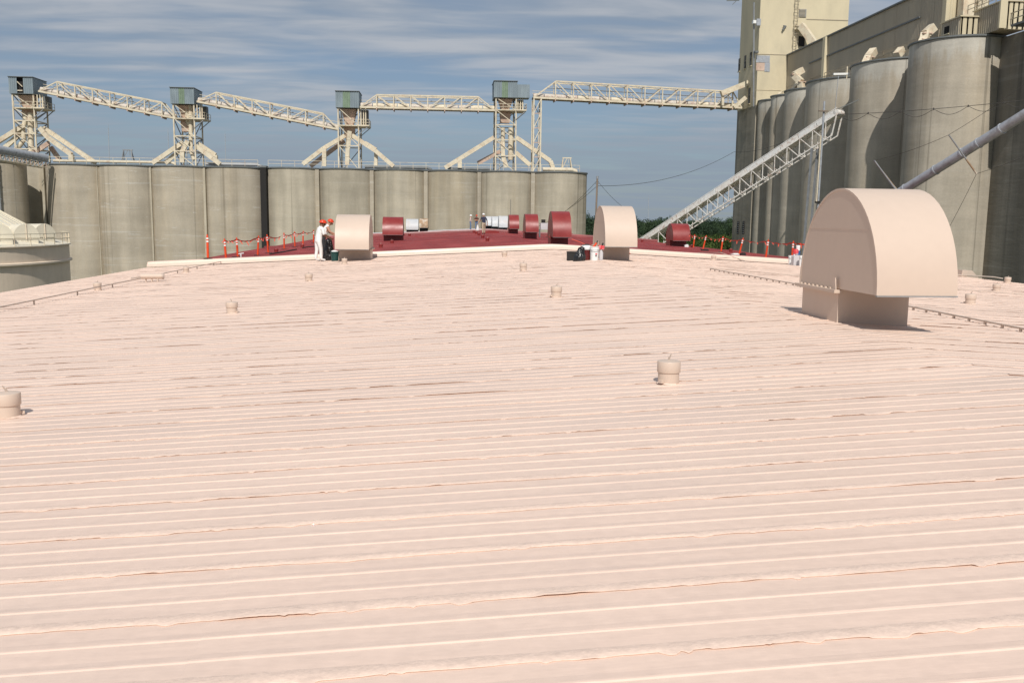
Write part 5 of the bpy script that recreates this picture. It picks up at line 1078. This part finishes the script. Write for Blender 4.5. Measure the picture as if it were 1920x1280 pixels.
# ------------------------------------------------------------------ people
def person(label, loc, heading, J, RD, segs, cloth, hatm, skin, extra=None):
    """J: joint -> local position (x right, y forward, z up); segs: (a, b, material key)."""
    names = list(J); idx = {k: i for i, k in enumerate(names)}
    me = bpy.data.meshes.new('body'); me.from_pydata([J[k] for k in names], [(idx[a], idx[b]) for a, b, _ in segs], [])
    tmp = bpy.data.objects.new('tmp', me); COL.objects.link(tmp)
    tmp.modifiers.new('skin', 'SKIN')
    if not me.skin_vertices: me.attributes  # created with the modifier
    if len(me.skin_vertices) == 0:
        bm = bmesh.new(); bm.from_mesh(me); bm.verts.layers.skin.verify(); bm.to_mesh(me); bm.free()
    for k in names:
        sv = me.skin_vertices[0].data[idx[k]]; r = RD[k]; sv.radius = r if isinstance(r, tuple) else (r, r); sv.use_root = (k == 'pelvis')
    ss = tmp.modifiers.new('sub', 'SUBSURF'); ss.levels = 2; ss.render_levels = 2
    dg = bpy.context.evaluated_depsgraph_get(); dg.update(); ev = tmp.evaluated_get(dg)
    nm = bpy.data.meshes.new_from_object(ev); bpy.data.objects.remove(tmp)
    t = thing('person', loc, label, 'person', None, heading)
    mats = []
    for _, _, m in segs:
        if m not in mats: mats.append(m)
    nm.materials.clear()
    for m in mats: nm.materials.append(MT[m])
    S = [(Vector(J[a]), Vector(J[b]), mats.index(m)) for a, b, m in segs]
    for p in nm.polygons:
        c = p.center; best = (9, 0)
        for a, b_, mi in S:
            ab = b_-a; s = max(0, min(1, (c-a).dot(ab)/max(ab.dot(ab), 1e-6))); dd_ = (c-(a+ab*s)).length
            if dd_ < best[0]: best = (dd_, mi)
        p.material_index = best[1]; p.use_smooth = True
    nm.name = 'body'; bo = bpy.data.objects.new('body', nm); COL.objects.link(bo); bo.parent = t
    hd = Vector(J['head']); fw = (Vector(J['face'])-hd).normalized(); z0 = hd+Vector((0, 0, .035))
    # face: nose, eyes, ears
    mb = MB(); f = Vector((fw.x, fw.y, fw.z*.5)).normalized(); rt = f.cross(Vector((0, 0, 1))).normalized(); up = rt.cross(f)
    mb.prism([hd+f*.095+up*.02, hd+f*.125-up*.02, hd+f*.095-up*.03], rt*.02)
    for s in (-1, 1): mb.box(hd+rt*s*.085-f*.005, (.02, .03, .05))
    nb = MB(); nb.v = mb.v; nb.f = mb.f; nb.sm = mb.sm; WO[t.name] = Vector(); nb.build('face', skin, t)
    mb = MB()
    for s in (-1, 1): mb.box(hd+f*.098+rt*s*.032+up*.02, (.016, .016, .012))
    mb.box(hd+f*.096-up*.055, (.04, .012, .008)); mb.build('eyes_and_mouth', 'dark', t)
    # helmet
    hb = hd+up*.055; n = 20; V = []; ringz = [(0, .118), (.05, .114), (.09, .092), (.118, .055), (.13, .01)]
    for dz, r in ringz: V += [hb+up*dz+(rt*math.cos(2*math.pi*k/n)*r+f*math.sin(2*math.pi*k/n)*r*1.15) for k in range(n)]
    mb = MB(); mb.add(V, [(j*n+k, j*n+(k+1) % n, (j+1)*n+(k+1) % n, (j+1)*n+k) for j in range(4) for k in range(n)], True); mb.add(V[-n:], [tuple(range(n))])
    ht_ = mb.build('hard_hat', hatm, t)
    V = [hb+(rt*math.cos(a)*.118+f*math.sin(a)*.135) for a in np.linspace(0, 2*math.pi, n, endpoint=False)] + [hb-up*.012+(rt*math.cos(a)*.135+f*(math.sin(a)*(.155 if math.sin(a) < 0 else .20))) for a in np.linspace(0, 2*math.pi, n, endpoint=False)]
    mb = MB(); mb.add(V, [(k, (k+1) % n, n+(k+1) % n, n+k) for k in range(n)]); mb.build('brim', hatm, ht_)
    # hands
    for sd in ('l', 'r'):
        w = Vector(J['wrist_'+sd]); h = Vector(J['hand_'+sd]); dv_ = (h-w).normalized(); sx_ = dv_.cross(Vector((0, 0, 1))); sx_ = sx_.normalized() if sx_.length > .1 else Vector((1, 0, 0)); pn = sx_.cross(dv_)
        mb = MB(); mb.bar(h-dv_*.02, h+dv_*.07, .075, .03)
        for k, l in enumerate((.062, .075, .08, .07)): o = sx_*(-.03+.02*k); mb.tube([h+dv_*.065+o, h+dv_*(.065+l*.5)+o, h+dv_*(.06+l*.85)+o-pn*.025], [.010, .009, .007], 6)
        mb.tube([h+sx_*.035, h+sx_*.06+dv_*.035, h+sx_*.055+dv_*.07-pn*.01], [.011, .010, .008], 6); mb.build('hand', skin, t)
    if extra: extra(t)
    WO[t.name] = Vector(loc)
    return t
def stand(h=1.72, lean=0.0, stride=.10, arms=None, bend=0.0, twist=0):
    s = h/1.75; hipz = .93*s; L = lean
    J = {'pelvis': (0, 0, hipz), 'belly': (0, L*.25, 1.08*s), 'chest': (0, L*.6, 1.30*s), 'neck': (0, L*.95, 1.47*s), 'head': (0, L*1.2+.02, 1.60*s-bend*.05), 'face': (0, L*1.2+.14, 1.60*s-bend*.12), 'crown': (0, L*1.2, 1.68*s-bend*.05)}
    RD = {'pelvis': (.155*s, .125*s), 'belly': (.15*s, .115*s), 'chest': (.165*s, .12*s), 'neck': .058*s, 'head': (.078*s, .092*s), 'face': .03, 'crown': (.07*s, .08*s)}
    for sd, sg in (('l', -1), ('r', 1)):
        st = stride*sg
        J['shoulder_'+sd] = (sg*.185*s, L*.8, 1.40*s); RD['shoulder_'+sd] = .065*s
        e, w, hn = (arms or {}).get(sd, ((sg*.24, .02, 1.13), (sg*.25, .12, .90), (sg*.25, .15, .82)))
        J['elbow_'+sd] = tuple(Vector(e)*s); RD['elbow_'+sd] = .047*s; J['wrist_'+sd] = tuple(Vector(w)*s); RD['wrist_'+sd] = .034*s; J['hand_'+sd] = tuple(Vector(hn)*s); RD['hand_'+sd] = (.04*s, .022*s)
        J['hip_'+sd] = (sg*.10*s, 0, .86*s); RD['hip_'+sd] = .105*s; J['knee_'+sd] = (sg*.11*s, st*.6+.03, .48*s); RD['knee_'+sd] = .072*s
        J['ankle_'+sd] = (sg*.12*s, st, .09*s); RD['ankle_'+sd] = .055*s; J['toe_'+sd] = (sg*.13*s, st+.17, .045*s); RD['toe_'+sd] = (.045*s, .035*s)
    return J, RD
def segs(shirt, sleeve, trousers, skin, shoe='shoe', fore=None):
    S = [('pelvis', 'belly', shirt), ('belly', 'chest', shirt), ('chest', 'neck', shirt), ('neck', 'head', skin), ('head', 'crown', skin), ('head', 'face', skin)]
    for sd in 'lr':
        S += [('chest', 'shoulder_'+sd, shirt), ('shoulder_'+sd, 'elbow_'+sd, sleeve), ('elbow_'+sd, 'wrist_'+sd, fore or skin), ('wrist_'+sd, 'hand_'+sd, skin), ('pelvis', 'hip_'+sd, trousers), ('hip_'+sd, 'knee_'+sd, trousers), ('knee_'+sd, 'ankle_'+sd, trousers), ('ankle_'+sd, 'toe_'+sd, shoe)]
    return S
def rl(px, py): p = onroof(px, py); return Vector((p.x, p.y, roofz(p.x)+.018))
# worker in white overalls, turned away to the right, holding the bag
J, RD = stand(1.74, .14, .06, {'r': ((.27, .12, 1.14), (.20, .36, 1.02), (.16, .43, .98)), 'l': ((-.24, .14, 1.14), (-.12, .38, 1.02), (-.08, .45, .98))}, bend=.5)
def beltflap(t): pass
person('worker in white overalls and orange helmet, back turned, holding a black bag', rl(597, 490.5), rad(-62), J, RD, segs('wcloth', 'wcloth', 'wcloth', 'skin1', 'wcloth'), 1, 'hathelmet', 'skin1').scale = (1.17, 1.17, 1.0)
J, RD = stand(1.80, .26, .08, {'r': ((.25, .30, 1.18), (.20, .58, 1.06), (.18, .68, 1.03)), 'l': ((-.24, .26, 1.16), (-.12, .52, 1.02), (-.08, .62, 1.0))}, bend=.9)
person('bare-armed worker in white vest and orange helmet bending toward the cream hood', Vector((-5.06, 40.6, roofz(-5.06)+.018)), rad(-82), J, RD, segs('wcloth', 'skin2', 'blackcloth', 'skin2'), 1, 'hathelmet', 'skin2')
J, RD = stand(1.78, .02, .05, {'r': ((.26, .0, 1.12), (.20, .16, .98), (.14, .2, .95)), 'l': ((-.30, -.12, 1.14), (-.22, .02, .95), (-.2, .06, .92))})
person('man in pale shirt, grey jeans and white helmet, left of the far group', rl(882, 431.5), rad(-95), J, RD, segs('pinkshirt', 'pinkshirt', 'jeans', 'skin2', fore='pinkshirt'), 1, 'hatwhite', 'skin2')
J, RD = stand(1.74, 0, .04, {'r': ((.27, .08, 1.16), (.05, .24, 1.14), (-.04, .25, 1.16)), 'l': ((-.27, .08, 1.16), (-.05, .26, 1.12), (.05, .27, 1.12))})
person('man with crossed arms, dark shirt and red helmet, middle of the far group', rl(893.5, 431), rad(175), J, RD, segs('darkred', 'darkred', 'jeans', 'skin2'), 1, 'hathelmet', 'skin2')
J, RD = stand(1.82, .08, .16, {'r': ((.29, -.02, 1.14), (.33, .06, .90), (.33, .08, .82)), 'l': ((-.28, .0, 1.16), (-.42, .10, .98), (-.48, .12, .92))})
fl = rl(907, 439)
person('man in navy shirt, khaki trousers and white helmet walking away', fl, rad(12), J, RD, segs('navy', 'navy', 'khaki', 'skin2'), 1, 'hatwhite', 'skin2')
t = blob('carrier_bag', 'white plastic carrier bags hanging from the walking man\'s left hand', 'bag', fl+Vector((-.55, .10, .30)), .13, .10, .52, 'pail', 21, .35)

# ------------------------------------------------------------------ woods beyond the elevator
def forest(name, label, n, xr_, yr_, hr_, col1, col2, seed):
    r = np.random.default_rng(seed); V = []; Fc = []; MI = []
    mats = [mat(name+'_leaf_a', col1, rough=.9, var=.35, scale=.12, spec=.1, fine=.25, fscale=1.2), mat(name+'_leaf_b', col2, rough=.9, var=.35, scale=.12, spec=.1, fine=.25, fscale=1.2), mat(name+'_trunk', (.06, .05, .04), rough=1)]
    allv = []; q_per = 640
    for i in range(n):
        x = r.uniform(*xr_); y = yr_[0]+(yr_[1]-yr_[0])*r.random()**.9; h = r.uniform(*hr_)*(1+.06*math.sin(x*.045+seed)+.05*math.sin(x*.13)); cr = h*r.uniform(.26, .38)
        nl = r.integers(5, 9); cen = np.stack([r.normal(0, cr*.5, nl), r.normal(0, cr*.5, nl), h*.66+r.normal(0, h*.14, nl)], 1); cen[0] = (0, 0, h*.82); lr = cr*r.uniform(.35, .62, nl)
        k = r.integers(0, nl, q_per); d = r.normal(size=(q_per, 3)); d /= np.linalg.norm(d, axis=1)[:, None]
        p = cen[k]+d*lr[k][:, None]*r.uniform(.6, 1.08, (q_per, 1)); p[:, 2] = np.clip(p[:, 2], h*.15, None)
        nrm = d+r.normal(0, .35, (q_per, 3)); nrm /= np.linalg.norm(nrm, axis=1)[:, None]
        a = np.cross(nrm, r.normal(size=(q_per, 3))); a /= np.linalg.norm(a, axis=1)[:, None]; b_ = np.cross(nrm, a); s = r.uniform(.2, .42, (q_per, 1))*h/18
        quad = np.stack([p-a*s-b_*s*.7, p+a*s-b_*s*.6, p+a*s*.7+b_*s, p-a*s*.8+b_*s*.8], 1)+np.array([x, y, 0]); allv.append(quad.reshape(-1, 3)); MI += [int(r.random() < .45)]*q_per
        tr = np.array([[-.3, -.3, 0], [.3, -.3, 0], [.1, .1, h*.6], [-.1, .1, h*.6]])+np.array([x, y, 0]); allv.append(tr); MI.append(2)
    A_ = np.concatenate(allv); nq = len(A_)//4; me = bpy.data.meshes.new(name); me.from_pydata(A_.tolist(), [], np.arange(nq*4).reshape(-1, 4).tolist())
    for m in mats: me.materials.append(m)
    me.polygons.foreach_set('material_index', MI); me.update(); o = bpy.data.objects.new(name, me); COL.objects.link(o); return tag(o, label, 'woods', kind='stuff')
forest('far_woods', 'dark green far wooded skyline right of the silos', 560, (20, 330), (560, 800), (15, 20), (.034, .056, .032), (.044, .070, .034), 3)
forest('near_woods', 'brighter green trees between the silos and the elevator', 460, (30, 230), (240, 430), (8.5, 12.5), (.044, .070, .020), (.062, .092, .025), 8)
